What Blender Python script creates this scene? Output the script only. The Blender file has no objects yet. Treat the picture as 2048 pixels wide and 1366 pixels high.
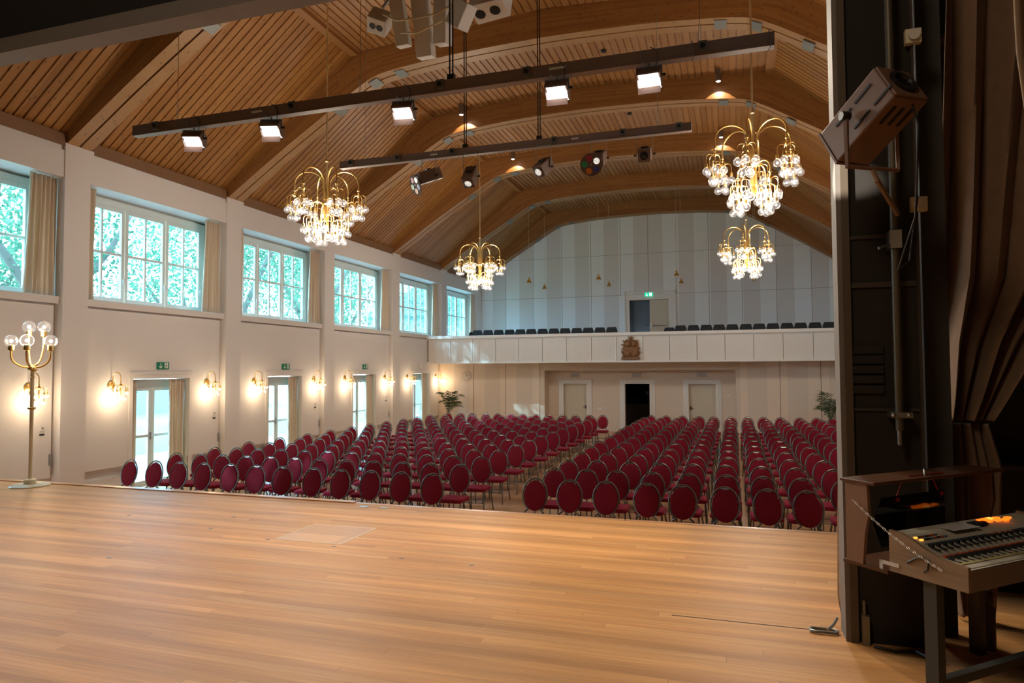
import bpy, math, random
from mathutils import Vector, Matrix
random.seed(7)
PI = math.pi
# ------------------------------------------------------------------ camera, world, sun, exposure
S = bpy.context.scene
COL = S.collection
F, YAW, PIT, ROL = 1364.6, .314637, .0395621, -.00529256
cam = bpy.data.cameras.new('camera'); cam.sensor_width = 36; cam.lens = F / 2048 * 36
cam.clip_start = .05; cam.clip_end = 300
co = bpy.data.objects.new('camera', cam); COL.objects.link(co); S.camera = co
fw = Vector((-math.sin(YAW) * math.cos(PIT), math.cos(YAW) * math.cos(PIT), math.sin(PIT)))
rt = Vector((math.cos(YAW), math.sin(YAW), 0)); up = rt.cross(fw)
r2 = rt * math.cos(ROL) + up * math.sin(ROL); u2 = up * math.cos(ROL) - rt * math.sin(ROL)
M = Matrix.Identity(4)
for i in range(3):
    M[i][0] = r2[i]; M[i][1] = u2[i]; M[i][2] = -fw[i]
M.translation = (0, 0, 2.45); co.matrix_world = M
w = bpy.data.worlds.new('sky'); S.world = w; w.use_nodes = True
bgn = w.node_tree.nodes['Background']; bgn.inputs[0].default_value = (.84, .94, 1, 1); bgn.inputs[1].default_value = 12
sun = bpy.data.lights.new('sun', 'SUN'); sun.energy = 5; sun.angle = math.radians(1); sun.color = (1, .95, .88)
so = bpy.data.objects.new('sun', sun); COL.objects.link(so)
so.rotation_euler = Vector((.62, .42, -.57)).to_track_quat('-Z', 'Y').to_euler()
S.view_settings.view_transform = 'Standard'; S.view_settings.look = 'None'; S.view_settings.gamma = 1
S.view_settings.use_curve_mapping = False
S.view_settings.exposure = 0.65
S.cycles.max_bounces = 8; S.cycles.diffuse_bounces = 5; S.cycles.glossy_bounces = 3; S.cycles.transparent_max_bounces = 12
S.cycles.transmission_bounces = 4; S.cycles.caustics_reflective = False; S.cycles.caustics_refractive = False
S.cycles.sample_clamp_indirect = 6

CH_E, SC_E, FL_E, FILL_E, CORE = 210, 12, 120, 200, 9          # chandelier, sconce and flood powers, then added stage fill

# ------------------------------------------------------------------ materials
MATS = {}
def nt(name):
    m = bpy.data.materials.new(name); m.use_nodes = True; MATS[name] = m
    return m, m.node_tree.nodes, m.node_tree.links
def mat(name, col, rough=.6, metal=0, bump=0, bscale=60, var=0, vscale=6, spec=.5, sheen=0):
    m, n, l = nt(name); b = n['Principled BSDF']
    b.inputs['Base Color'].default_value = (*col, 1); b.inputs['Roughness'].default_value = rough
    b.inputs['Metallic'].default_value = metal; b.inputs['Specular IOR Level'].default_value = spec
    if sheen: b.inputs['Sheen Weight'].default_value = sheen
    tc = n.new('ShaderNodeTexCoord')
    if var:
        no = n.new('ShaderNodeTexNoise'); no.inputs['Scale'].default_value = vscale; no.inputs['Detail'].default_value = 4
        l.new(tc.outputs['Object'], no.inputs['Vector'])
        mx = n.new('ShaderNodeMix'); mx.data_type = 'RGBA'
        mx.inputs['A'].default_value = tuple(c * (1 - var) for c in col) + (1,)
        mx.inputs['B'].default_value = tuple(min(1, c * (1 + var)) for c in col) + (1,)
        l.new(no.outputs['Fac'], mx.inputs['Factor']); l.new(mx.outputs['Result'], b.inputs['Base Color'])
    if bump:
        nb = n.new('ShaderNodeTexNoise'); nb.inputs['Scale'].default_value = bscale
        l.new(tc.outputs['Object'], nb.inputs['Vector'])
        bp = n.new('ShaderNodeBump'); bp.inputs['Strength'].default_value = bump; bp.inputs['Distance'].default_value = .01
        l.new(nb.outputs['Fac'], bp.inputs['Height']); l.new(bp.outputs['Normal'], b.inputs['Normal'])
    return m
def emis(name, col, e):
    m, n, l = nt(name); b = n['Principled BSDF']; b.inputs['Base Color'].default_value = (*col, 1)
    b.inputs['Emission Color'].default_value = (*col, 1); b.inputs['Emission Strength'].default_value = e
    m.cycles.emission_sampling = 'NONE' if e < 200 else 'AUTO'
    return m
def math_(n, l, op, a, b=None, c=None):
    x = n.new('ShaderNodeMath'); x.operation = op
    for i, v in enumerate((a, b, c)):
        if v is None: continue
        if isinstance(v, (int, float)): x.inputs[i].default_value = v
        else: l.new(v, x.inputs[i])
    return x.outputs[0]
def boards(name, u, v, width, length, cols, rough=.4, gap=.02, egap=.0015, grain=.25, knots=0, uv=False, spec=.5, gdark=.45, streak=0):
    """planks: long axis u, across axis v ('X','Y','Z' of object space, or the UV map)"""
    m, n, l = nt(name); b = n['Principled BSDF']; b.inputs['Roughness'].default_value = rough
    b.inputs['Specular IOR Level'].default_value = spec
    tc = n.new('ShaderNodeTexCoord'); sp = n.new('ShaderNodeSeparateXYZ'); l.new(tc.outputs['UV' if uv else 'Object'], sp.inputs[0])
    U, V = sp.outputs[u], sp.outputs[v]
    vs = math_(n, l, 'DIVIDE', V, width); row = math_(n, l, 'FLOOR', vs); fr = math_(n, l, 'FRACT', vs)
    wn = n.new('ShaderNodeTexWhiteNoise'); wn.noise_dimensions = '1D'; l.new(row, wn.inputs['W'])
    us = math_(n, l, 'ADD', math_(n, l, 'DIVIDE', U, length), math_(n, l, 'MULTIPLY', wn.outputs['Value'], 7.3))
    colm = math_(n, l, 'FLOOR', us); fu = math_(n, l, 'FRACT', us)
    cb = n.new('ShaderNodeCombineXYZ'); l.new(row, cb.inputs[0]); l.new(colm, cb.inputs[1])
    w2 = n.new('ShaderNodeTexWhiteNoise'); w2.noise_dimensions = '2D'; l.new(cb.outputs[0], w2.inputs['Vector'])
    rp = n.new('ShaderNodeValToRGB'); el = rp.color_ramp.elements
    el[0].color = (*cols[0], 1); el[1].color = (*cols[-1], 1)
    for i, c in enumerate(cols[1:-1]):
        e = el.new((i + 1) / (len(cols) - 1)); e.color = (*c, 1)
    l.new(w2.outputs['Value'], rp.inputs[0])
    cg = n.new('ShaderNodeCombineXYZ'); l.new(math_(n, l, 'MULTIPLY', U, 1.6), cg.inputs[0]); l.new(math_(n, l, 'MULTIPLY', V, 55), cg.inputs[1])
    l.new(math_(n, l, 'MULTIPLY', colm, 3.7), cg.inputs[2])
    no = n.new('ShaderNodeTexNoise'); no.inputs['Scale'].default_value = 1; no.inputs['Detail'].default_value = 5; no.inputs['Roughness'].default_value = .6
    l.new(cg.outputs[0], no.inputs['Vector'])
    g = math_(n, l, 'MULTIPLY_ADD', no.outputs['Fac'], grain * 2, 1 - grain)
    if streak:
        cs = n.new('ShaderNodeCombineXYZ'); l.new(math_(n, l, 'MULTIPLY', U, .35), cs.inputs[0]); l.new(math_(n, l, 'MULTIPLY', V, 5), cs.inputs[1])
        ns = n.new('ShaderNodeTexNoise'); ns.inputs['Scale'].default_value = 1; ns.inputs['Detail'].default_value = 3
        l.new(cs.outputs[0], ns.inputs['Vector'])
        g = math_(n, l, 'MULTIPLY', g, math_(n, l, 'MULTIPLY_ADD', ns.outputs['Fac'], streak * 2, 1 - streak))
    if knots:
        ck = n.new('ShaderNodeCombineXYZ'); l.new(math_(n, l, 'MULTIPLY', U, knots), ck.inputs[0]); l.new(math_(n, l, 'MULTIPLY', V, knots * 2.2), ck.inputs[1])
        vo = n.new('ShaderNodeTexVoronoi'); vo.voronoi_dimensions = '2D'; vo.inputs['Scale'].default_value = 1; l.new(ck.outputs[0], vo.inputs['Vector'])
        k = math_(n, l, 'LESS_THAN', vo.outputs['Distance'], .075)
        g = math_(n, l, 'MULTIPLY', g, math_(n, l, 'MULTIPLY_ADD', k, -.45, 1))
    gp = math_(n, l, 'ADD', math_(n, l, 'LESS_THAN', fr, gap), math_(n, l, 'LESS_THAN', fu, egap))
    g = math_(n, l, 'MULTIPLY', g, math_(n, l, 'MULTIPLY_ADD', math_(n, l, 'MINIMUM', gp, 1), -gdark, 1))
    vm = n.new('ShaderNodeVectorMath'); vm.operation = 'SCALE'; l.new(rp.outputs[0], vm.inputs[0]); l.new(g, vm.inputs['Scale'])
    l.new(vm.outputs[0], b.inputs['Base Color'])
    return m
def stripes(name, light, dark, base=0):
    """painted vertical stripes of the rear wall: half of every panel in each tone, mirrored about the hall axis"""
    m, n, l = nt(name); b = n['Principled BSDF']; b.inputs['Roughness'].default_value = .75
    tc = n.new('ShaderNodeTexCoord'); sp = n.new('ShaderNodeSeparateXYZ'); l.new(tc.outputs['Object'], sp.inputs[0])
    d = math_(n, l, 'ABSOLUTE', math_(n, l, 'ADD', sp.outputs[0], 3.56))
    f = math_(n, l, 'GREATER_THAN', math_(n, l, 'FRACT', math_(n, l, 'DIVIDE', math_(n, l, 'ADD', d, .02), 1.335)), .5)
    mx = n.new('ShaderNodeMix'); mx.data_type = 'RGBA'; mx.inputs['A'].default_value = (*dark, 1); mx.inputs['B'].default_value = (*light, 1)
    l.new(f, mx.inputs['Factor']); l.new(mx.outputs['Result'], b.inputs['Base Color'])
    return m
wall = mat('white_plaster', (.77, .735, .715), .8, bump=.05, bscale=90)
trimw = mat('white_paint', (.76, .73, .69), .45)
winw = mat('window_paint', (.70, .74, .70), .4)
up_st = stripes('upper_wall_stripes', (.84, .88, .90), (.72, .715, .71))
lo_st = stripes('lower_wall_stripes', (.80, .66, .53), (.72, .60, .49))  # warm cast of the lamps is put into these wall tones
dark = mat('seam_dark', (.10, .09, .08), .9)
ceil_s = boards('ceiling_slope_wood', 'X', 'Y', .168, 30, [(.26, .105, .022), (.32, .138, .031), (.37, .17, .044), (.29, .12, .026)], .45, 0, 0, .18, 2.6)
ceil_t = boards('ceiling_top_wood', 'Y', 'X', .16, 30, [(.29, .125, .034), (.33, .15, .046), (.37, .175, .058)], .45, 0, 0, .18, 2.6)
beamw = boards('glulam_wood', 'X', 'Y', .045, 1.6, [(.25, .10, .028), (.31, .13, .036), (.35, .15, .042)], .4, .05, .004, .25, 3.0, uv=True, gdark=.3)
lamw = boards('beam_underside_wood', 'X', 'Y', .4, 3, [(.33, .165, .055), (.37, .19, .070)], .45, 0, 0, .15, 2.5, uv=True)
fascia = mat('brown_fascia', (.24, .125, .06), .5, var=.15, vscale=3)
stagew = boards('stage_oak', 'X', 'Y', .072, 3.4, [(.52, .245, .082), (.58, .28, .096), (.62, .31, .11), (.68, .355, .14), (.56, .265, .09)], .46, .02, .0010, .34, 0, gdark=.45, streak=.5, spec=.25)
hallw = boards('hall_parquet', 'Y', 'X', .12, 1.4, [(.42, .22, .10), (.50, .28, .13), (.46, .25, .115)], .3, .03, .003, .15)
edgew = mat('stage_edge_wood', (.60, .31, .14), .28, var=.12, vscale=5)
walnut = mat('walnut', (.11, .045, .02), .35, var=.3, vscale=8)
oakside = boards('console_oak', 'Y', 'Z', .5, 4, [(.30, .20, .12), (.33, .22, .13)], .5, 0, 0, .45)
brass = mat('brass', (.80, .54, .20), .34, 1)
brassp = mat('cream_brass', (.72, .58, .32), .35, .6)
cream = mat('cream_lacquer', (.76, .69, .50), .35)
steel = mat('galvanised_steel', (.42, .42, .40), .35, 1)
greym = mat('grey_plate', (.19, .195, .18), .5, .3)
chairf = mat('hammered_grey_frame', (.16, .16, .145), .32, .8, bump=.15, bscale=300)
brownm = mat('brown_lacquered_steel', (.26, .19, .155), .42, .1)
spotb = mat('spotlight_brown', (.17, .115, .09), .38, .2)
spotb2 = mat('spotlight_tan', (.20, .115, .075), .42, .15)
wheelm = mat('wheel_matt_brown', (.13, .09, .075), .85, spec=.15)
dimtrim = mat('dim_portal_trim', (.05, .040, .030), .7)
black = mat('black_metal', (.012, .012, .012), .4)
blackp = mat('black_upholstery', (.012, .016, .02), .7)
whitep = mat('white_grey_casing', (.74, .71, .66), .5)
stagedark = mat('stage_dark_paint', (.022, .018, .014), .85)
portal = mat('portal_grey_paint', (.19, .165, .145), .65, var=.1)
portal2 = mat('portal_brown_trim', (.10, .075, .052), .6)
deskleg = mat('desk_leg_grey', (.06, .06, .05), .5)
curt = mat('beige_curtain', (.80, .67, .54), .9, var=.06, vscale=30, sheen=.2)
_b = curt.node_tree.nodes['Principled BSDF']; _n, _l = curt.node_tree.nodes, curt.node_tree.links
_t = _n.new('ShaderNodeBsdfTranslucent'); _t.inputs[0].default_value = (.80, .64, .48, 1); _m = _n.new('ShaderNodeMixShader'); _m.inputs[0].default_value = .22
_l.new(_b.outputs[0], _m.inputs[1]); _l.new(_t.outputs[0], _m.inputs[2]); _l.new(_m.outputs[0], _n['Material Output'].inputs[0])
velv = mat('brown_stage_curtain', (.24, .145, .085), .9, var=.2, vscale=12, sheen=.1)
velv2 = mat('tan_stage_curtain', (.36, .25, .16), .9, var=.1, vscale=12)
green = mat('exit_green', (.0, .22, .12), .5)
signw = mat('sign_white', (.85, .9, .85), .5)
egreen = emis('exit_green_lit', (.0, .42, .24), .9)
esign = emis('sign_white_lit', (.8, 1, .9), .9)
carved = mat('carved_wood', (.20, .085, .028), .45, var=.35, vscale=14, bump=.6, bscale=25)
leafm = mat('palm_leaf', (.045, .085, .025), .5, var=.3)
bark = mat('bark', (.16, .13, .11), .9, bump=.6, bscale=10, var=.3)
lawn = mat('lawn', (.20, .26, .12), .95, var=.3, vscale=2)
treem, n, l = nt('tree_leaf'); n.remove(n['Principled BSDF'])
df = n.new('ShaderNodeBsdfDiffuse'); tl = n.new('ShaderNodeBsdfTranslucent'); ms = n.new('ShaderNodeMixShader'); ms.inputs[0].default_value = .5
tcx = n.new('ShaderNodeTexCoord'); nx_ = n.new('ShaderNodeTexNoise'); nx_.inputs['Scale'].default_value = 1.5; l.new(tcx.outputs['Object'], nx_.inputs['Vector'])
rx_ = n.new('ShaderNodeValToRGB'); rx_.color_ramp.elements[0].color = (.05, .13, .08, 1); rx_.color_ramp.elements[0].position = .35
rx_.color_ramp.elements[1].color = (.17, .28, .18, 1); rx_.color_ramp.elements[1].position = .65; l.new(nx_.outputs['Fac'], rx_.inputs[0])
for q_ in (df, tl): l.new(rx_.outputs[0], q_.inputs[0])
l.new(df.outputs[0], ms.inputs[1]); l.new(tl.outputs[0], ms.inputs[2]); l.new(ms.outputs[0], n['Material Output'].inputs[0])
facade = mat('far_facade', (.30, .34, .40), .8)
roofm = mat('far_roof', (.20, .24, .30), .8)
pave = mat('paving', (.38, .38, .38), .9, var=.1)
bluedoor = mat('blue_door', (.075, .125, .19), .5)
creamd = mat('cream_door', (.60, .53, .41), .5)
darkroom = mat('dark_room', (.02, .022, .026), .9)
counter = mat('counter_wood', (.035, .014, .007), .5)
pot = mat('plant_pot', (.35, .33, .3), .6)
lensd = mat('lens_dark', (.02, .025, .03), .08)
beigep = mat('console_panel', (.60, .56, .46), .5, var=.06)
yel = mat('label_strip', (.50, .42, .18), .7, var=.3, vscale=60)
paper = mat('paper', (.55, .52, .52), .8)
knobd = mat('knob_dark', (.02, .025, .03), .3)
knobb = mat('knob_blue_cap', (.08, .20, .30), .4)
knobr = mat('knob_red_cap', (.55, .09, .03), .4)
redstr = mat('red_string', (.45, .02, .05), .7)
darkg = mat('smoked_plate', (.012, .012, .012), .06)
orange = emis('orange_lit_button', (1, .17, .01), 1.1)
amber = emis('amber_lit_button', (1, .42, .06), 1.1)
core = emis('bulb_filament', (1, .90, .78), CORE)
floodin = emis('flood_glow', (1, .90, .84), 2.2)
spotin = emis('spot_lens_glow', (1, .95, .88), 3)
dlglow = emis('downlight_glow', (1, .93, .85), 25)
gels = {k: mat('gel_' + k, c, .5) for k, c in dict(red=(.34, .015, .03), green=(.0, .26, .08), blue=(.01, .03, .20), orange=(.55, .14, .015)).items()}
def glassmat(name, tint, refl, em=0, ecol=(1, .85, .65)):
    m, n, l = nt(name); n.remove(n['Principled BSDF']); out = n['Material Output']
    tr = n.new('ShaderNodeBsdfTransparent'); tr.inputs[0].default_value = (*tint, 1)
    gl = n.new('ShaderNodeBsdfGlossy'); gl.inputs['Roughness'].default_value = .04
    kf = .35
    lw = n.new('ShaderNodeLayerWeight'); lw.inputs[0].default_value = refl
    mx = n.new('ShaderNodeMixShader'); l.new(math_(n, l, 'MULTIPLY', lw.outputs['Facing' if em else 'Fresnel'], kf), mx.inputs[0]); l.new(tr.outputs[0], mx.inputs[1]); l.new(gl.outputs[0], mx.inputs[2])
    last = mx.outputs[0]
    if em:
        e = n.new('ShaderNodeEmission'); e.inputs[0].default_value = (*ecol, 1); e.inputs[1].default_value = em
        ad = n.new('ShaderNodeAddShader'); l.new(last, ad.inputs[0]); l.new(e.outputs[0], ad.inputs[1]); last = ad.outputs[0]
        m.cycles.emission_sampling = 'NONE'
    l.new(last, out.inputs['Surface'])
    return m
pane = glassmat('window_glass', (.60, .86, 1.0), .12)
bulbg = glassmat('bulb_glass', (.92, .92, .92), .25, .10, (1, .86, .76))
# burgundy fabric with small woven diamonds
fab, n, l = nt('burgundy_fabric'); b = n['Principled BSDF']; b.inputs['Specular IOR Level'].default_value = .2; b.inputs['Roughness'].default_value = .9; b.inputs['Sheen Weight'].default_value = .08
b.inputs['Sheen Tint'].default_value = (.9, .3, .5, 1)
tc = n.new('ShaderNodeTexCoord'); mp = n.new('ShaderNodeMapping'); mp.inputs['Rotation'].default_value = (0, PI / 4, 0); mp.inputs['Scale'].default_value = (46, 1, 46)
l.new(tc.outputs['Object'], mp.inputs[0]); vo = n.new('ShaderNodeTexVoronoi'); vo.inputs['Scale'].default_value = 1; vo.inputs['Randomness'].default_value = 0
l.new(mp.outputs[0], vo.inputs['Vector']); k = math_(n, l, 'LESS_THAN', vo.outputs['Distance'], .26)
mx = n.new('ShaderNodeMix'); mx.data_type = 'RGBA'; mx.inputs['A'].default_value = (.215, .007, .020, 1); mx.inputs['B'].default_value = (.33, .04, .055, 1)
l.new(k, mx.inputs['Factor']); l.new(mx.outputs['Result'], b.inputs['Base Color'])

# ------------------------------------------------------------------ mesh helpers
class MB:
    def __init__(s): s.v, s.f, s.m, s.uv = [], [], [], {}
    def add(s, vs, fs, m=0, uvs=None):
        o = len(s.v); s.v += [tuple(x) for x in vs]
        for i, f in enumerate(fs):
            if uvs: s.uv[len(s.f)] = uvs[i]
            s.f.append([a + o for a in f]); s.m.append(m)
        return s
    def box(s, x0, x1, y0, y1, z0, z1, m=0):
        return s.add([(x, y, z) for z in (z0, z1) for y in (y0, y1) for x in (x0, x1)],
                     [(0, 2, 3, 1), (4, 5, 7, 6), (0, 1, 5, 4), (2, 6, 7, 3), (0, 4, 6, 2), (1, 3, 7, 5)], m)
    def obox(s, c, h, R, m=0):
        c = Vector(c); vs = [c + R @ Vector((a * h[0], b_ * h[1], d * h[2])) for d in (-1, 1) for b_ in (-1, 1) for a in (-1, 1)]
        return s.add(vs, [(0, 2, 3, 1), (4, 5, 7, 6), (0, 1, 5, 4), (2, 6, 7, 3), (0, 4, 6, 2), (1, 3, 7, 5)], m)
    def tube(s, pts, r, n=8, m=0, closed=False):
        pts = [Vector(p) for p in pts]; N = len(pts); rs = r if isinstance(r, (list, tuple)) else [r] * N
        vs, pr = [], None
        for i, p in enumerate(pts):
            a = pts[(i - 1) % N] if (i or closed) else p; c = pts[(i + 1) % N] if (i < N - 1 or closed) else p
            t = (c - a).normalized()
            if pr is None:
                q = Vector((0, 0, 1)) if abs(t.z) < .9 else Vector((1, 0, 0))
                pr = t.cross(q).normalized()
            pr = (pr - t * pr.dot(t)).normalized(); bi = t.cross(pr)
            vs += [p + (pr * math.cos(2 * PI * k / n) + bi * math.sin(2 * PI * k / n)) * rs[i] for k in range(n)]
        fs = []
        for i in range(N if closed else N - 1):
            j = (i + 1) % N
            for k in range(n):
                k2 = (k + 1) % n; fs.append((i * n + k, i * n + k2, j * n + k2, j * n + k))
        if not closed: fs += [tuple(range(n))[::-1], tuple((N - 1) * n + k for k in range(n))]
        return s.add(vs, fs, m)
    def lathe(s, prof, n=16, o=(0, 0, 0), R=None, m=0):
        o = Vector(o); vs = []
        for r, z in prof:
            for k in range(n):
                p = Vector((r * math.cos(2 * PI * k / n), r * math.sin(2 * PI * k / n), z))
                vs.append(o + (R @ p if R else p))
        fs = []
        for i in range(len(prof) - 1):
            for k in range(n):
                k2 = (k + 1) % n; fs.append((i * n + k, i * n + k2, (i + 1) * n + k2, (i + 1) * n + k))
        fs += [tuple(range(n))[::-1], tuple((len(prof) - 1) * n + k for k in range(n))]
        return s.add(vs, fs, m)
    def ball(s, c, r, nu=12, nv=8, m=0, sc=(1, 1, 1)):
        pr = [(max(.0005, r * math.sin(PI * i / nv)), -r * math.cos(PI * i / nv)) for i in range(nv + 1)]
        o = len(s.v); s.lathe(pr, nu, (0, 0, 0), None, m)
        for i in range(o, len(s.v)):
            x, y, z = s.v[i]; s.v[i] = (c[0] + x * sc[0], c[1] + y * sc[1], c[2] + z * sc[2])
        return s
    def prism(s, poly, ax, a0, a1, m=0):
        """poly in the plane normal to ax (0: (y,z), 1: (x,z), 2: (x,y))"""
        n = len(poly)
        def P(p, a): return (a, p[0], p[1]) if ax == 0 else (p[0], a, p[1]) if ax == 1 else (p[0], p[1], a)
        vs = [P(p, a0) for p in poly] + [P(p, a1) for p in poly]
        return s.add(vs, [tuple(range(n)), tuple(range(n, 2 * n))[::-1]] + [(i, i + n, (i + 1) % n + n, (i + 1) % n) for i in range(n)], m)
    def quad(s, a, b, c, d, m=0): return s.add([a, b, c, d], [(0, 1, 2, 3)], m)
    def build(s, name, ms, parent=None, smooth=False, bevel=0, kind=None):
        me = bpy.data.meshes.new(name); me.from_pydata(s.v, [], s.f)
        for q in (ms if isinstance(ms, (list, tuple)) else [ms]): me.materials.append(q)
        me.polygons.foreach_set('material_index', s.m)
        if s.uv:
            ul = me.uv_layers.new(name='UVMap')
            for p in me.polygons:
                if p.index in s.uv:
                    for q, li in enumerate(p.loop_indices): ul.data[li].uv = s.uv[p.index][q]
        import bmesh
        bm = bmesh.new(); bm.from_mesh(me); bmesh.ops.recalc_face_normals(bm, faces=bm.faces); bm.to_mesh(me); bm.free()
        if smooth:
            me.polygons.foreach_set('use_smooth', [True] * len(me.polygons)); me.set_sharp_from_angle(angle=math.radians(38))
        me.update()
        o = bpy.data.objects.new(name, me); COL.objects.link(o)
        if parent: o.parent = parent
        if bevel:
            bv = o.modifiers.new('bevel', 'BEVEL'); bv.width = bevel; bv.segments = 2; bv.limit_method = 'ANGLE'
        if kind: o['kind'] = kind
        return o
def tag(o, label=None, cat=None, group=None, kind=None):
    if label: o['label'] = label
    if cat: o['category'] = cat
    if group: o['group'] = group
    if kind: o['kind'] = kind
    return o
def thing(name, label, cat, loc=(0, 0, 0), rz=0, group=None, kind=None):
    o = bpy.data.objects.new(name, None); COL.objects.link(o); o.location = loc; o.rotation_euler = (0, 0, rz); o.empty_display_size = .1
    return tag(o, label, cat, group, kind)
def kids(o): return [c for c in list(bpy.data.objects) if c.parent == o] if o not in KID else KID[o]
KID = {}
def freeze(o):
    """remember the tree under o once so copying it stays quick"""
    ks = [c for c in bpy.data.objects if c.parent == o]; KID[o] = ks
    for c in ks: freeze(c)
def copy_tree(o, parent=None):
    c = o.copy(); COL.objects.link(c)
    if parent: c.parent = parent
    for ch in KID.get(o, []): copy_tree(ch, c)
    return c
def arc(c, r, a0, a1, n, ax=(1, 0, 0), az=(0, 0, 1), rz=None):
    """points of an (elliptic) arc round c in the plane of ax, az"""
    c, ax, az = Vector(c), Vector(ax), Vector(az); rz = r if rz is None else rz
    return [c + ax * r * math.cos(a0 + (a1 - a0) * i / n) + az * rz * math.sin(a0 + (a1 - a0) * i / n) for i in range(n + 1)]
def frame(x):
    """rotation whose local Y axis is x"""
    y = Vector(x).normalized(); xx = y.cross(Vector((0, 0, 1))).normalized(); z = xx.cross(y)
    return Matrix((xx, y, z)).transposed()
ORD = ['first', 'second', 'third', 'fourth', 'fifth', 'sixth', 'seventh', 'eighth', 'ninth', 'tenth', 'eleventh', 'twelfth', 'thirteenth', 'fourteenth', 'fifteenth']
def lamp(name, kind, loc, e, col, parent=None, size=.1, dirv=None, **k):
    L = bpy.data.lights.new(name, kind); L.energy = e; L.color = col
    if kind == 'AREA': L.size = size
    else: L.shadow_soft_size = size
    for a, b_ in k.items(): setattr(L, a, b_)
    o = bpy.data.objects.new(name, L); COL.objects.link(o); o.location = loc
    if dirv is not None: o.rotation_euler = Vector(dirv).to_track_quat('-Z', 'Y').to_euler()
    if parent: o.parent = parent
    return o

# ------------------------------------------------------------------ main dimensions
XW, XP, XR, XC = -11.55, -11.43, 4.45, -3.55     # left wall face, pillar face, right wall, hall axis
PY = [4.93, 9.10, 13.24, 17.33, 21.56, 25.78, 29.95]   # near side of each pillar
ZS = .9                                          # stage height
DOORY = [(6.56, 8.06), (10.74, 12.24), (14.93, 16.39), (19.11, 20.55), (23.38, 24.80)]
# ------------------------------------------------------------------ floors
MB().box(-12.6, 5.2, 6.9, 32.2, -.2, 0).build('floor', hallw, kind='structure')
MB().box(-60, -12.0, -30, 90, -.35, -.12).build('ground_lawn', lawn, kind='structure')
# ------------------------------------------------------------------ left wall
m = MB()
for i, y in enumerate(PY):
    m.box(-12.15, XP, y, y + .51, -.1, 5.95)
    m.box(-12.15, XP, y - .0, y + .575, 5.95, 6.58)
for i in range(len(PY) - 1):
    y0, y1 = PY[i] + .51, PY[i + 1]
    m.box(-12.15, XP - .02, y0 + .06, y1, 5.95, 6.44); m.box(-12.15, XP - .06, y0 + .06, y1, 6.44, 6.53)
    m.box(-12.15, -11.49, y0, y1, 3.66, 3.785)                       # sill ledge
    if i < len(DOORY):
        a, b2 = DOORY[i]
        for (p, q, z0, z1) in ((y0, a, .5, 3.66), (b2, y1, .5, 3.66), (a, b2, 2.28, 3.66)):
            m.box(-11.95, -11.62, p, q, z0, z1)
            pp = p + (.07 if p == y0 else 0); qq = q - (.07 if q == y1 else 0)
            m.box(-11.62, XW, pp, qq, z0 if z0 > 2 else .56, 3.62)
        for (p, q) in ((y0, a), (b2, y1)): m.box(-11.95, -11.70, p, q, -.1, .5); m.box(-11.70, -11.60, p + .06, q - .10, -.1, .34)
        m.box(-11.55, -11.535, a - .09, a, 0, 2.28); m.box(-11.55, -11.535, b2, b2 + .09, 0, 2.28); m.box(-11.55, -11.535, a - .09, b2 + .09, 2.28, 2.36)
        m.box(-11.56, -11.52, a - .10, b2 + .10, 2.36, 2.40)
    else:
        m.box(-11.95, XW, y0, y1, -.1, 3.66)
m.box(-12.15, XP, 30.45, 32.2, -.1, 6.6); m.box(-12.15, XP, 4.5, 4.94, -.1, 6.58)
m.build('wall_left', wall, kind='structure')
m = MB()
for i in range(len(PY) - 1): m.box(-12.3, -11.44, PY[i] + .575, PY[i + 1], 6.53, 6.74)
m.build('trim_1', fascia, kind='structure')                          # brown wall plate under the deck
# ------------------------------------------------------------------ windows, garden doors and their curtains
def curtain(name, y0, y1, z0, z1, x, label, group, n=None, flare=0):
    n = n or max(3, int((y1 - y0) / .085)); N = n * 10; vs, fs = [], []
    rows = 14
    for j in range(rows + 1):
        t = j / rows; z = z1 + (z0 - z1) * t
        for i in range(N + 1):
            s_ = i / N; ph = s_ * n * 2 * PI
            a = .032 + .02 * math.sin(i * .13 + n) * t
            yy = y0 + (y1 - y0) * s_ + flare * t * (1 - s_) + .012 * math.sin(ph * .5 + t * 3)
            vs.append((x + a * math.sin(ph + .5 * math.sin(t * 3 + s_ * 9)) , yy, z))
    for j in range(rows):
        for i in range(N):
            a = j * (N + 1) + i; fs.append((a, a + 1, a + N + 2, a + N + 1))
    o = MB().add(vs, fs).build('curtain', curt, smooth=True)
    so_ = o.modifiers.new('cloth', 'SOLIDIFY'); so_.thickness = .006
    return tag(o, label, 'curtain', group)
XG = -12.02
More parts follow.
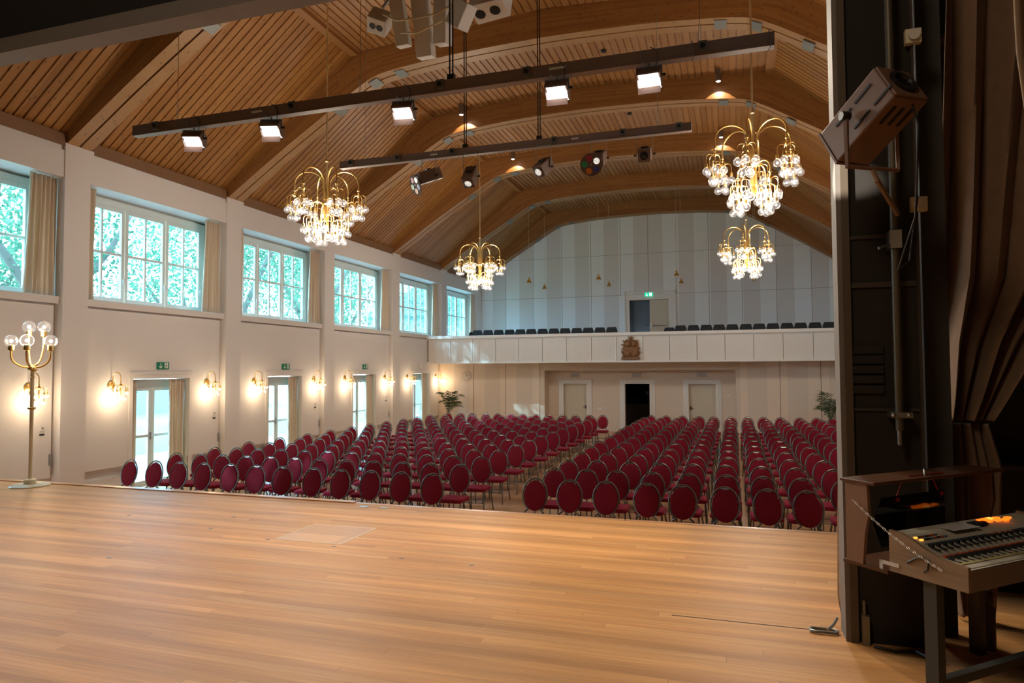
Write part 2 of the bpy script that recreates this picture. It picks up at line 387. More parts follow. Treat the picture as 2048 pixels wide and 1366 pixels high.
for i in range(len(PY) - 1):
    y0, y1 = PY[i] + .51, PY[i + 1]
    W = thing('window_%d' % (i + 1), None, None, (0, 0, 0), kind='structure')
    a0, a1, z0, z1 = y0 + .12, y1 - .14, 3.785, 5.90
    fr = MB()
    fr.box(XG - .05, XG + .05, a0, a0 + .09, z0, z1).box(XG - .05, XG + .05, a1 - .09, a1, z0, z1).box(XG - .05, XG + .05, a0 + .09, a1 - .09, z1 - .12, z1).box(XG - .05, XG + .05, a0 + .09, a1 - .09, z0, z0 + .06)
    fr.box(-12.15, XG - .05, y0, a0 + .02, z0, 5.95).box(-12.15, XG - .05, a1 - .02, y1, z0, 5.95).box(-12.15, XG - .05, y0, y1, z1 - .02, 5.95)
    cw = (a1 - a0 - .18) / 3
    fr.build('window_frame', winw, W, bevel=.006)
    for k in range(3):
        c0 = a0 + .09 + k * cw; c1 = c0 + cw
        cs = MB(); X0, X1 = XG - .01, XG + .055
        cs.box(X0, X1, c0 + .01, c0 + .085, z0 + .06, z1 - .12).box(X0, X1, c1 - .085, c1 - .01, z0 + .06, z1 - .12)
        cs.box(X0, X1, c0 + .085, c1 - .085, z0 + .06, z0 + .14).box(X0, X1, c0 + .085, c1 - .085, z1 - .21, z1 - .12)
        cm, zm = (c0 + c1) / 2, (z0 + z1) / 2 - .02
        cs.box(X0, X1 - .01, cm - .022, cm + .022, z0 + .14, z1 - .21).box(X0, X1 - .011, c0 + .085, c1 - .085, zm - .025, zm + .025)
        c = cs.build('casement', winw, W, bevel=.005)
        MB().box(XG + .02, XG + .024, c0 + .08, c1 - .08, z0 + .13, z1 - .20).build('glass_pane', pane, c)
        MB().box(X1, X1 + .03, c1 - .055, c1 - .035, z0 + .48, z0 + .52).box(X1 + .02, X1 + .035, c1 - .06, c1 - .03, z0 + .42, z0 + .56).build('window_handle', trimw, c)
    nm = ['window nearest the stage', 'second window from the stage', 'third window from the stage', 'fourth window from the stage', 'fifth window from the stage', 'window above the balcony'][i]
    curtain('c', y0 + .03, y0 + .27, 3.80, 5.93, -11.60, 'narrow beige curtain at the near side of the ' + nm, 'curtains at the high windows', 3, -.04)
    curtain('c', y1 - .52, y1 - .02, 3.80, 5.93, -11.60, 'beige pleated curtain at the far side of the ' + nm, 'curtains at the high windows', 6, -.10)
for i, (a, b2) in enumerate(DOORY):
    D = thing('door_%d' % (i + 1), None, None, kind='structure')
    X = -11.86; f = MB()
    a0, b0 = a + .02, b2 - .02
    f.box(X - .05, X + .04, a0, a0 + .07, 0, 2.26).box(X - .05, X + .04, b0 - .07, b0, 0, 2.26).box(X - .05, X + .04, a0 + .07, b0 - .07, 2.10, 2.26)
    f.box(X - .05, -11.58, a - .0, a + .02, 0, 2.28).box(X - .05, -11.58, b2 - .02, b2, 0, 2.28)
    f.build('door_frame', winw, D, bevel=.004)
    mid = (a0 + b0) / 2
    for (c0, c1) in ((a0 + .07, mid), (mid, b0 - .07)):
        q = MB()
        q.box(X - .03, X + .03, c0, c0 + .08, .01, 2.10).box(X - .03, X + .03, c1 - .08, c1, .01, 2.10)
        q.box(X - .03, X + .03, c0 + .08, c1 - .08, .01, .14).box(X - .03, X + .03, c0 + .08, c1 - .08, 2.02, 2.10).box(X - .03, X + .025, c0 + .08, c1 - .08, 1.04, 1.10)
        l_ = q.build('door_leaf', winw, D, bevel=.004)
        MB().box(X, X + .005, c0 + .07, c1 - .07, .12, 2.04).build('glass_pane', pane, l_)
    MB().box(X + .03, X + .045, mid - .035, mid - .01, .98, 1.14).tube([(X + .04, mid - .022, 1.07), (X + .08, mid - .022, 1.07), (X + .08, mid + .09, 1.07)], .009).build('door_handle', steel, D)
    nm = ['door beside the floor lamp', 'first garden door', 'second garden door', 'third garden door', 'garden door nearest the balcony'][i]
    curtain('c', a + .03, a + .20, .03, 2.26, -11.66, 'narrow beige curtain at the near side of the ' + nm, 'curtains at the garden doors', 2)
    curtain('c', b2 - .46, b2 - .04, .03, 2.26, -11.66, 'full beige curtain at the far side of the ' + nm, 'curtains at the garden doors', 6)
# ------------------------------------------------------------------ right wall
m = MB().box(XR, XR + .6, 4.5, 32.2, -.1, 6.6)
for y in PY: m.box(XR - .12, XR, y, y + .55, -.1, 6.58)
m.box(XR - .1, XR, 4.5, 30.4, 6.53, 6.74)
m.build('wall_right', wall, kind='structure')
# ------------------------------------------------------------------ rear wall, lower part with its door alcove
Y1, Y2 = 25.76, 26.36
m = MB()
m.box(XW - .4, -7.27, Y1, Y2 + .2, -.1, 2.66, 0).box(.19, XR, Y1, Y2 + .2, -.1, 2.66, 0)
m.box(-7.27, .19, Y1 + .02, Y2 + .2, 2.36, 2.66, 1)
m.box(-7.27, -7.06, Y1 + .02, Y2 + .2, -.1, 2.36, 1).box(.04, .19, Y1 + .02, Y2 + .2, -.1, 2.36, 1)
OP = [(-6.43, -5.51), (-4.02, -3.08), (-1.64, -.67)]; ZD = 1.84
xs = -7.06
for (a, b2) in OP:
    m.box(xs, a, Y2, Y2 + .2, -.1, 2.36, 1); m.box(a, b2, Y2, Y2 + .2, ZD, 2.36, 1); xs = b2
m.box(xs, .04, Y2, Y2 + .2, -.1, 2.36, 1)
for x in (-10.02, -8.66, 1.52, 2.84): m.box(x - .008, x + .008, Y1 - .003, Y1, 0, 2.66, 2)
m.build('wall_rear_lower', [lo_st, mat('alcove_lamp_tint', (.70, .58, .47), .75), dark], kind='structure')  # alcove colour carries the lamps' warm cast too
for i, (a, b2) in enumerate(OP):
    D = thing('door_%d' % (i + 6), None, None, kind='structure')
    f = MB()
    for (o_, d, z) in ((.20, .03, .15), (.11, .05, .08)):
        f.box(a - o_, a, Y2 - d, Y2, 0, ZD).box(b2, b2 + o_, Y2 - d, Y2, 0, ZD).box(a - o_, b2 + o_, Y2 - d, Y2, ZD, ZD + z)
    f.build('door_frame', trimw, D, bevel=.004)
    if i != 1:
        lf = MB().box(a, b2, Y2 + .07, Y2 + .12, .01, ZD)
        lf.box(a + .10, b2 - .10, Y2 + .06, Y2 + .07, .06, .78).box(a + .10, b2 - .10, Y2 + .06, Y2 + .07, .86, ZD - .09)
        L = lf.build('door_leaf', creamd, D, bevel=.003)
        hx = b2 - .06 if i == 0 else a + .06; sg = -1 if i == 0 else 1
        MB().tube([(hx, Y2 + .07, .93), (hx, Y2 + .01, .93), (hx + sg * .10, Y2 + .01, .93)], .010).box(hx - .02, hx + .02, Y2 + .05, Y2 + .07, .86, 1.0).build('door_handle', black, L)
# dark room behind the open middle door
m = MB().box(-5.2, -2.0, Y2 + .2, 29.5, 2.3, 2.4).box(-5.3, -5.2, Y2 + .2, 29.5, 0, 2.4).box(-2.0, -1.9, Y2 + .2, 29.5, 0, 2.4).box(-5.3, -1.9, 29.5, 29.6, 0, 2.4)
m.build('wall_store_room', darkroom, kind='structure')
tag(MB().box(-4.6, -2.2, 28.3, 28.9, 0, .92).box(-4.65, -2.15, 28.25, 28.95, .92, .96).build('counter', counter), 'dark wooden counter in the room behind the open middle door', 'counter')
T = thing('tripod', 'black camera tripod standing on the floor inside the open middle door', 'tripod', (-3.33, 27.7, 0))
for k in range(3):
    an = k * 2 * PI / 3 + .5
    MB().tube([(0, 0, 1.28), (.30 * math.cos(an), .30 * math.sin(an), .0)], .014, 6).build('leg', black, T)
MB().tube([(0, 0, 1.0), (0, 0, 1.42)], .016, 8).box(-.05, .05, -.04, .04, 1.40, 1.5).build('head', black, T)
tag(MB().lathe([(.04, 0), (.045, .16), (.018, .2), (.018, .24)], 12, (-3.9, 28.5, .96)).build('bottle', black, smooth=True), 'small dark bottle standing on the counter behind the open door', 'bottle')
for i, x in enumerate((-5.98, -3.56, -1.16)):
    o = MB().box(x - .17, x + .17, Y2 - .03, Y2, 2.10, 2.25).box(x - .155, x + .155, Y2 - .035, Y2 - .03, 2.115, 2.235).build('sign_box', mat('sign_grey%d' % i, (.42, .40, .40), .6))
    tag(o, 'unlit grey sign box above the %s rear door' % ('left', 'middle', 'right')[i], 'sign')
tag(MB().box(-.28, -.16, Y2 - .02, Y2, 1.38, 1.46).build('thermostat', trimw), 'small white thermostat right of the right rear door', 'thermostat')
tag(MB().box(-5.1, -4.92, Y2 - .015, Y2, .84, .92).build('light_switch', trimw), 'white double light switch between the left and middle rear doors', 'switch')
# clock
C = thing('wall_clock', 'round pale wall clock with dark ticks on the rear wall left of the alcove', 'clock', (-10.33, 25.76, 2.157))
RX = Matrix.Rotation(PI / 2, 3, 'X')
MB().lathe([(.22, 0), (.22, .03), (.20, .035)], 36, (0, 0, 0), RX).build('clock_face', mat('clock_cream', (.70, .60, .50), .6), C, smooth=True)
q = MB()
for k in range(12):
    a = k * PI / 6; r = Matrix.Rotation(-a, 3, 'Y'); q.obox(r @ Vector((0, -.038, .17)), (.009, .003, .022), r)
q.build('ticks', mat('clock_tick', (.30, .26, .23), .6), C)
q = MB(); q.obox((0, -.042, .055), (.006, .002, .06), Matrix.Identity(3)); r = Matrix.Rotation(1.5, 3, 'Y'); q.obox(r @ Vector((0, -.045, .05)) * 1, (.004, .002, .06), r)
q.build('hands', dark, C)
# ------------------------------------------------------------------ rear wall, upper part
YB = 30.5; ZB = 3.2
SE = [-11.45, -10.22, -8.86, -7.49, -6.13, -4.79, -3.56, -2.34, -.98, .37, 1.74, 3.09, 4.45]
m = MB().box(-12.2, -4.40, YB + .03, YB + .2, 2.6, 10).box(-2.70, 5.0, YB + .03, YB + .2, 2.6, 10).box(-4.40, -2.70, YB + .03, YB + .2, 5.45, 10)
for a, b2 in zip(SE[:-1], SE[1:]):
    for z0, z1 in ((ZB, 5.70), (5.70, 7.53), (7.53, 9.9)):
        if z0 == ZB and b2 > -4.9 and a < -2.4:
            if a < -4.5: m.box(a + .008, -4.56, YB, YB + .03, z0 + .006, z1 - .006, 1)
            elif a < -3 and a > -4.9 or a > -3.7 and a < -2.5: pass
            continue
        m.box(a + .008, b2 - .008, YB, YB + .03, z0 + .006, z1 - .006, 1)
m.box(-11.55, -11.46, YB, YB + .03, ZB, 9, 1)
m.box(-4.79, -4.56, YB - .001, YB + .03, ZB, 5.70, 1).box(-2.42, -2.34, YB - .001, YB + .03, ZB, 5.70, 1)
m.build('wall_rear_upper', [dark, up_st], kind='structure')
D = thing('door_9', None, None, kind='structure')
f = MB().box(-4.56, -4.40, YB - .03, YB + .05, ZB, 5.46).box(-2.70, -2.42, YB - .03, YB + .05, ZB, 5.46).box(-4.56, -2.42, YB - .03, YB + .05, 5.46, 5.70)
f.box(-4.62, -4.56, YB - .06, YB, ZB, 5.84).box(-2.42, -2.36, YB - .06, YB, ZB, 5.84).box(-4.62, -2.36, YB - .06, YB, 5.76, 5.84)
f.build('door_frame', trimw, D, bevel=.005)
L = MB().box(-3.52, -2.70, YB + .04, YB + .09, ZB, 5.45).box(-3.42, -2.80, YB + .03, YB + .04, ZB + .1, 4.2).box(-3.42, -2.80, YB + .03, YB + .04, 4.3, 5.35).build('door_leaf', creamd, D)
MB().tube([(-3.48, YB + .02, 4.30), (-2.76, YB + .02, 4.30)], .02).box(-3.5, -3.42, YB + .0, YB + .04, 4.2, 4.45).box(-2.80, -2.74, YB + .0, YB + .04, 4.2, 4.45).build('panic_bar', steel, L)
L = MB().box(-4.40, -3.54, YB + .55, YB + .60, ZB, 5.45).build('door_leaf', bluedoor, D)
MB().tube([(-3.62, YB + .55, 4.35), (-3.62, YB + .50, 4.35), (-3.76, YB + .50, 4.35)], .012).build('door_handle', black, L)
MB().box(-4.45, -4.40, YB + .09, YB + .65, ZB, 5.5).box(-2.70, -2.65, YB + .09, YB + .65, ZB, 5.5).box(-4.4, -2.7, YB + .6, YB + .66, ZB, 5.5).box(-4.4, -2.7, YB + .09, YB + .65, 5.45, 5.5).build('wall_lobby', bluedoor, kind='structure')
# exit signs: green plates with a down arrow and a running figure through a doorway
def exit_sign(P, ux, label, lit=False, w_=.31, h_=.15):
    """P lower-left corner seen from the hall, ux horizontal unit vector"""
    S_ = thing('exit_sign', label, 'sign', P, group='green exit signs')
    u_ = Vector(ux); nrm = Vector((u_.y, -u_.x, 0))
    R = Matrix((u_, nrm, Vector((0, 0, 1)))).transposed()
    def at(x, z, d=0): return R @ Vector((x, d, z))
    MB().obox(at(w_ / 2, h_ / 2, .015), (w_ / 2, .015, h_ / 2), R).build('sign_plate', egreen if lit else green, S_)
    q = MB(); s_ = h_ / .15
    def bar(x0, z0, x1, z1, t):
        a, b_ = at(x0, z0, .032), at(x1, z1, .032); d = (b_ - a)
        ln = d.length; d.normalize(); n_ = nrm; sd = d.cross(n_)
        q.obox((a + b_) / 2, (ln / 2, .002, t / 2), Matrix((d, n_, sd)).transposed())
    bar(.085 * s_, .125 * s_, .085 * s_, .04 * s_, .016 * s_); bar(.085 * s_, .022 * s_, .045 * s_, .062 * s_, .016 * s_); bar(.085 * s_, .022 * s_, .125 * s_, .062 * s_, .016 * s_)
    # doorway frame with the figure left green inside it
    q.add([at(.185 * s_, .02 * s_, .033), at(.275 * s_, .02 * s_, .033), at(.275 * s_, .135 * s_, .033), at(.185 * s_, .135 * s_, .033)], [(0, 1, 2, 3)])
    q.build('arrow_and_doorway', esign if lit else signw, S_)
    q = MB()
    bar(.225 * s_, .095 * s_, .235 * s_, .065 * s_, .018 * s_); bar(.235 * s_, .065 * s_, .255 * s_, .045 * s_, .011 * s_); bar(.235 * s_, .065 * s_, .205 * s_, .035 * s_, .011 * s_)
    bar(.225 * s_, .095 * s_, .205 * s_, .075 * s_, .008 * s_); bar(.228 * s_, .095 * s_, .255 * s_, .085 * s_, .008 * s_); q.obox(at(.222 * s_, .117 * s_, .034), (.009 * s_, .003, .009 * s_), R)
    q.build('running_figure', egreen if lit else green, S_)
for (y, z, t) in ((11.33, 2.475, 'first'), (15.51, 2.46, 'second'), (19.68, 2.46, 'third')):
    exit_sign((XW, y, z), (0, 1, 0), 'green exit sign on the wall above the %s garden door' % t)
exit_sign((-3.72, YB - .06, 5.60), (1, 0, 0), 'lit green exit sign above the balcony door', True, .36, .17)
tag(MB().box(XW, XW + .03, 24.0, 24.28, 2.47, 2.70).build('wall_grille', trimw), 'small white grille box above the garden door nearest the balcony', 'grille')
for i, (y, z) in enumerate(((8.86, 1.33), (13.02, 1.33), (17.05, 1.35), (21.28, 1.35))):
    o = MB().box(XW, XW + .012, y - .04, y + .04, z + .07, z + .17).box(XW + .012, XW + .02, y - .012, y + .012, z + .11, z + .13, 1).box(XW, XW + .006, y - .045, y + .045, z - .01, z + .02, 1).build('wall_switch', [trimw, black])
    tag(o, 'small white wall switch with dark label before the %s pillar from the stage' % ORD[i + 1], 'switch')
    MB().box(XW - .01, XW + .01, PY[i + 1] - .105, PY[i + 1] - .055, .78, .98).build('hinge', steel, bpy.data.objects['wall_left'])
# ------------------------------------------------------------------ balcony
B = thing('balcony', 'white panelled balcony across the rear of the hall under the exit door', 'balcony', (0, 0, 0))
MB().box(XW, XR, 24.745, YB, 2.68, ZB - .004).build('floor', wall, kind='structure')
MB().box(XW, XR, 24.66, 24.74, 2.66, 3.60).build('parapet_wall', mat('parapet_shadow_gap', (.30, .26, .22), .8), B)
MB().box(XW, XR, 24.52, 24.86, 3.62, 3.73).box(XW, XR, 24.58, 24.80, 3.585, 3.62).build('parapet_cap', trimw, B, bevel=.006)
MB().box(XW, XR, 24.58, 24.72, 2.65, 2.71).build('bottom_rail', trimw, B)
x = -11.49 - .0
while x < XR - .3:
    x1 = min(x + .933, XR); p = MB()
    p.box(x + .01, x1 - .01, 24.63, 24.66, 2.71, 3.585)
    p.box(x + .01, x + .06, 24.615, 24.63, 2.71, 3.585).box(x1 - .06, x1 - .01, 24.615, 24.63, 2.71, 3.585)
    nn = 22
    if not (-4.0 < (x + x1) / 2 < -3.1):
        for k in range(nn):
            c = x + .075 + (x1 - x - .15) * (k + .5) / nn; p.box(c - .009, c + .009, 24.622, 24.63, 2.74, 3.53)
    p.build('parapet_panel', trimw, B); x += .933
# carved coat of arms
E_ = thing('carved_crest', 'carved brown wooden coat of arms on the middle of the balcony front', 'crest', (-3.52, 24.615, 2.75))
def pr(poly, y0=-.09, y1=0, name='carving'):
    return MB().prism([(p[0], p[1]) for p in poly], 1, y0, y1).build(name, carved, E_, bevel=.012)
pr([(-.34, 0), (.33, 0), (.33, .05), (.27, .10), (-.28, .10), (-.34, .05)], -.10, 0, 'base')
def shield(cx, s): return [(cx - .13 * s, .44), (cx + .13 * s, .44), (cx + .14 * s, .26), (cx + .07 * s, .15), (cx, .11), (cx - .07 * s, .15), (cx - .14 * s, .26)]
pr(shield(-.13, 1), -.13, 0, 'shield'); pr(shield(.12, 1), -.13, 0, 'shield')
pr([(-.26, .10), (.27, .10), (.29, .30), (.27, .55), (.20, .68), (.06, .72), (.0, .80), (-.06, .74), (-.18, .70), (-.25, .62), (-.27, .42), (-.30, .25)], -.07, 0, 'mantling')
q = MB()
for a, b_, r in (((-.05, .66), (.03, .84), .03), ((0, .68), (-.08, .83), .02), ((0, .7), (.08, .80), .02), ((-.22, .62), (-.29, .70), .018), ((-.2, .64), (-.12, .66), .03),
                 ((.14, .62), (.28, .70), .018), ((-.22, .52), (-.36, .54), .018), ((-.22, .44), (-.34, .36), .018), ((.2, .5), (.27, .62), .02), ((.24, .36), (.33, .42), .022), ((-.28, .2), (-.33, .34), .022), ((.27, .15), (.33, .30), .022), ((-.22, .15), (-.32, .1), .02)):
    q.tube([(a[0], -.05, a[1]), ((a[0] + b_[0]) / 2, -.08, (a[1] + b_[1]) / 2), (b_[0], -.05, b_[1])], [r * 1.6, r * 1.3, r * .5], 8)
q.build('plumes_and_ribbons', carved, E_, smooth=True)
for c_, r_, z_ in (((-.08, -.10, .56), .10, 1.1), ((.12, -.09, .55), .09, 1.2), ((0, -.09, .13), .05, 1)):
    MB().ball(c_, r_, 12, 8, sc=(1, .6, z_)).build('figure', carved, E_, smooth=True)
# ------------------------------------------------------------------ ceiling deck
DK = [(-11.60, 6.70), (-8.03, 9.60), (XC, 9.86), (.93, 9.60), (4.50, 6.70)]
m = MB()
def strip(p, q, y0, y1, th, mi, lift=0):
    (xa, za), (xb, zb) = p, q; dx, dz = xb - xa, zb - za; L = math.hypot(dx, dz); nx, nz = -dz / L, dx / L
    if nz < 0: nx, nz = -nx, -nz
    a, b_ = (xa - nx * lift, za - nz * lift), (xb - nx * lift, zb - nz * lift)
    m.prism([a, b_, (b_[0] + nx * th, b_[1] + nz * th), (a[0] + nx * th, a[1] + nz * th)], 1, y0, y1, mi)
for k in range(4):
    strip(DK[k], DK[k + 1], 4.45, 31, .15, 0 if k in (0, 3) else 1)
y = 4.5
while y < 30.6:
    strip(DK[0], DK[1], y, y + .132, .03, 0, .022); strip(DK[3], DK[4], y, y + .132, .03, 0, .022); y += .168
x = -7.98
while x < .9:
    z0 = 9.86 - abs(x + .055 - XC) * .26 / 4.48
    wide = abs(x - (-2.7)) < .2 or abs(x + 4.5) < .01
    m.box(x, x + .128, 4.5, 30.6, z0 - .022, z0 + .02, 1); x += .16
m.build('ceiling', [ceil_s, ceil_t], kind='structure')
MB().box(-8.12, -7.93, 4.5, 30.6, 9.50, 9.60).build('trim_2', ceil_t, kind='structure')
MB().box(.83, 1.02, 4.5, 30.6, 9.50, 9.60).build('trim_3', ceil_t, kind='structure')
MB().box(-12.6, -11.5, 4.4, 31, 6.62, 7.1).box(4.45, 5.4, 4.4, 31, 6.62, 7.1).build('trim_4', fascia, kind='structure')
MB().box(-12.6, 5.4, 30.7, 31, 6.6, 10.4).build('wall_gable', wall, kind='structure')
# ------------------------------------------------------------------ glulam arches
half = [(7.90, 6.56), (7.20, 7.02), (6.42, 7.53), (5.60, 8.03), (4.82, 8.50), (4.35, 8.78), (3.98, 8.96), (3.6, 9.04), (3.1, 9.095), (2.2, 9.17), (1.2, 9.21), (0, 9.235)]
low = [(XC - a, z) for a, z in half] + [(XC + a, z) for a, z in reversed(half[:-1])]
def deckz(x):
    for (a, za), (b_, zb) in zip(DK[:-1], DK[1:]):
        if a <= x <= b_: return za + (zb - za) * (x - a) / (b_ - a)
    return 6.7
def cat(ps, n=4):
    out = []
    for i in range(len(ps) - 1):
        p0, p1, p2, p3 = ps[max(0, i - 1)], ps[i], ps[i + 1], ps[min(len(ps) - 1, i + 2)]
        for k in range(n):
            t = k / n
            out.append(tuple(.5 * ((2 * p1[j]) + (-p0[j] + p2[j]) * t + (2 * p0[j] - 5 * p1[j] + 4 * p2[j] - p3[j]) * t * t + (-p0[j] + 3 * p1[j] - 3 * p2[j] + p3[j]) * t ** 3) for j in range(2)))
    return out + [ps[-1]]
lowc = cat(low)
names = ['nearest the stage', 'second from the stage', 'third from the stage', 'fourth from the stage', 'fifth from the stage', 'against the rear wall']
for bi, y in enumerate(PY[1:]):
    A = thing('roof_arch', 'brown laminated timber roof arch, ' + names[bi], 'roof beam', (0, y, 0), group='laminated roof arches')
    for (d0, d1) in ((.03, .255), (.295, .52)):
        q = MB(); s_ = 0
        for i in range(len(lowc) - 1):
            (xa, za), (xb, zb) = lowc[i], lowc[i + 1]; ta, tb = deckz(xa) + .02, deckz(xb) + .02
            ds = math.hypot(xb - xa, zb - za)
            q.add([(xa, d0, za), (xb, d0, zb), (xb, d0, tb), (xa, d0, ta), (xa, d1, za), (xb, d1, zb), (xb, d1, tb), (xa, d1, ta)],
                  [(0, 1, 2, 3), (4, 5, 6, 7)], 0, [[(s_, 0), (s_ + ds, 0), (s_ + ds, .62), (s_, .62)]] * 2)
            q.add([(xa, d0, za), (xb, d0, zb), (xb, d1, zb), (xa, d1, za)], [(0, 1, 2, 3)], 1, [[(s_, 0), (s_ + ds, 0), (s_ + ds, .2), (s_, .2)]])
            s_ += ds
        q.build('lamella', [beamw, lamw], A)
    q = MB()
    for i in range(len(lowc) - 1):
        (xa, za), (xb, zb) = lowc[i], lowc[i + 1]
        q.add([(xa, .255, za + .05), (xb, .255, zb + .05), (xb, .295, zb + .05), (xa, .295, za + .05)], [(0, 1, 2, 3)])
    q.build('dark_gap', dark, A)
    for o_ in (3.41, 4.05, 4.96):
        for sg in (-1, 1):
            xx = XC + sg * o_
            i = min(range(len(lowc)), key=lambda k_: abs(lowc[k_][0] - xx)); i = max(1, min(len(lowc) - 2, i))
            d = Vector((lowc[i + 1][0] - lowc[i - 1][0], 0, lowc[i + 1][1] - lowc[i - 1][1])).normalized()
            nn = Vector((-d.z, 0, d.x)); c = Vector((xx, .275, lowc[i][1])) - nn * .012
            MB().obox(c, (.115, .17, .010), Matrix((d, Vector((0, 1, 0)), nn)).transposed()).build('steel_plate', greym, A)
# ------------------------------------------------------------------ stage
ST = thing('stage', 'wide raised wooden stage floor in front of the chairs', 'stage', (0, 0, 0))
MB().box(-11.4, 4.0, -3.5, 7.0, 0.78, ZS).build('stage_floor', stagew, ST)
MB().box(-11.3, 4.4, 6.78, 6.98, 0, .78).build('stage_front', edgew, ST)
xe = [-11.4, -4.22, -3.2, -1.09, 1.2, 4.2]
for k, (a, b_) in enumerate(zip(xe[:-1], xe[1:])):
    MB().box(a + .004, b_ - .004, 7.0, 7.07 + (.03 if k == 0 else 0), .82, ZS + (.012 if k == 0 else .002)).build('edge_board', edgew, ST)
t = .018
fr = MB(); X0, X1_, Ya, Yb = -4.035, -3.34, 5.325, 6.00
fr.box(X0, X1_, Ya, Ya + .008, ZS, ZS + .002).box(X0, X1_, Yb - .008, Yb, ZS, ZS + .002).box(X0, X0 + .016, Ya, Yb, ZS, ZS + .002).box(X1_ - .022, X1_, Ya, Yb, ZS, ZS + .002)
fr.build('trapdoor_frame', mat('trap_trim', (.62, .48, .30), .4), ST)
MB().box(X0 + .016, X1_ - .022, Ya + .008, Yb - .008, ZS, ZS + .001).build('trapdoor_lid', boards('trap_wood', 'X', 'Y', .33, 3, [(.50, .235, .08), (.64, .32, .115)], .36, .006, 0, .2), ST)
q = MB()
for (x, y) in ((-4.08, 5.30), (-3.36, 5.26), (-4.95, 4.4), (-5.05, 6.0), (-4.9, 5.5), (-2.62, 5.1), (-2.0, 5.08), (-6.2, 5.75)):
    q.box(x - .02, x + .02, y - .012, y + .012, ZS, ZS + .0015)
q.build('floor_plates', greym, ST)
for k, (x, y) in enumerate(((-4.0, 6.86), (-3.75, 6.86))):
    tag(MB().box(x - .05, x + .05, y - .035, y + .035, ZS, ZS + .004).build('floor_socket', steel), 'small metal floor socket, %s of the pair near the stage edge' % ('left', 'right')[k], 'floor socket')
MB().box(-.40, .49, 4.432, 4.440, ZS, ZS + .0015).build('floor_slot', dark, ST)
# crank handle lying on the stage at the portal
G = thing('crank_handle', 'grey oval metal crank handle lying on the stage beside the portal', 'handle', (.47, 4.43, ZS))
q = MB(); pts = []
for k in range(20):
    a = 2 * PI * k / 20; cx_ = .045 if math.cos(a) > 0 else -.045; pts.append((cx_ + .028 * math.cos(a), -.02 + .028 * math.sin(a), .012))
q.tube(pts, .009, 8, closed=True).build('loop', steel, G, smooth=True)
MB().tube([(.02, -.012, .014), (.06, .04, .03), (.085, .075, .06)], .008, 8).build('stem', steel, G, smooth=True)
# ------------------------------------------------------------------ proscenium and dark stage house
m = MB()
m.box(-12.6, .58, 4.50, 4.62, 5.44, 10.4)
m.box(-12.6, -8.2, 4.3, 4.6, -.1, 5.5)
m.box(.62, .98, 4.32, 4.50, ZS, 10.4)
m.box(.55, .62, 4.5, 4.62, 5.44, 10.4).box(.96, 5.4, 5.55, 5.7, -.1, 10.4)
m.build('wall_proscenium', stagedark, kind='structure')
MB().box(-8.2, .58, 4.30, 4.50, 5.30, 5.435).build('trim_5', portal, kind='structure')
MB().box(.575, .60, 4.31, 4.50, ZS, 8).build('trim_6', portal, kind='structure')
MB().box(.60, .64, 4.295, 4.33, ZS, 8).build('trim_7', portal2, kind='structure')
MB().box(-8.2, .58, 4.44, 4.50, 5.435, 5.50).build('trim_8', portal2, kind='structure')
m = MB().box(-12.6, 5.4, -3.7, -3.5, -.1, 10.4).box(-12.6, -11.4, -3.5, 4.5, -.1, 10.4).box(4.0, 5.4, -3.5, 5.6, -.1, 10.4).box(-12.6, 5.4, -3.7, 4.62, 8.4, 8.6)
m.build('wall_stage_house', stagedark, kind='structure')
m = MB().box(1.06, 1.19, 4.55, 4.62, ZS, 8.4)
m.build('trim_9', mat('dark_post', (.05, .045, .038), .7), kind='structure')
m = MB()
for z in (1.75, 2.35, 2.95, 3.55, 4.15, 4.75): m.box(1.2, 3.9, 5.40, 5.55, z, z + .03)
m.build('wall_rail', dimtrim, kind='structure')
m = MB()
for k in range(5): m.box(.63, .80, 4.300 + .002 * k, 4.318, 2.30 + k * .056, 2.30 + k * .056 + .044)
tag(m.build('vent_louvre', stagedark), 'dark louvred vent set in the dark portal panel', 'vent')
m = MB().box(.62, .98, 4.308, 4.319, 3.18, 3.20).box(.62, .98, 4.306, 4.319, 2.90, 2.93).box(.62, .98, 4.308, 4.319, 2.20, 2.215).box(.975, .99, 4.29, 4.32, ZS, 6)
m.build('trim_10', dimtrim, kind='structure')
# vertical lighting pipe with clamps
P_ = thing('lighting_pipe', 'vertical grey steel pipe clamped to the dark portal panel', 'pipe', (.855, 4.22, 0))
MB().tube([(0, 0, 2.10), (0, 0, 8.2)], .021, 14).build('pipe_tube', mat('dull_pipe', (.13, .11, .075), .5, .5), P_, smooth=True)
MB().tube([(0, 0, 2.02), (0, 0, 2.14)], .014, 12).build('pipe_end', steel, P_, smooth=True)
MB().box(-.045, .06, -.028, .08, 2.17, 2.20).ball((-.035, -.03, 2.185), .012, 8, 6).ball((.04, -.03, 2.185), .012, 8, 6).build('clamp', steel, P_)
MB().box(-.03, .03, -.03, .08, 3.10, 3.20).tube([(-.03, -.03, 3.12), (-.09, -.05, 3.10)], .009).build('clamp', steel, P_)
for k, (x, z) in enumerate(((.985, 4.30), (.99, 3.35))):
    o = MB().box(x - .04, x + .04, 4.26, 4.30, z - .04, z + .04).lathe([(.03, 0), (.03, .02)], 16, (x, 4.26, z), RX, 1).build('socket_box', [cream, whitep])
    tag(o, '%s cream power socket on the dark portal post' % ('upper', 'lower')[k], 'socket')
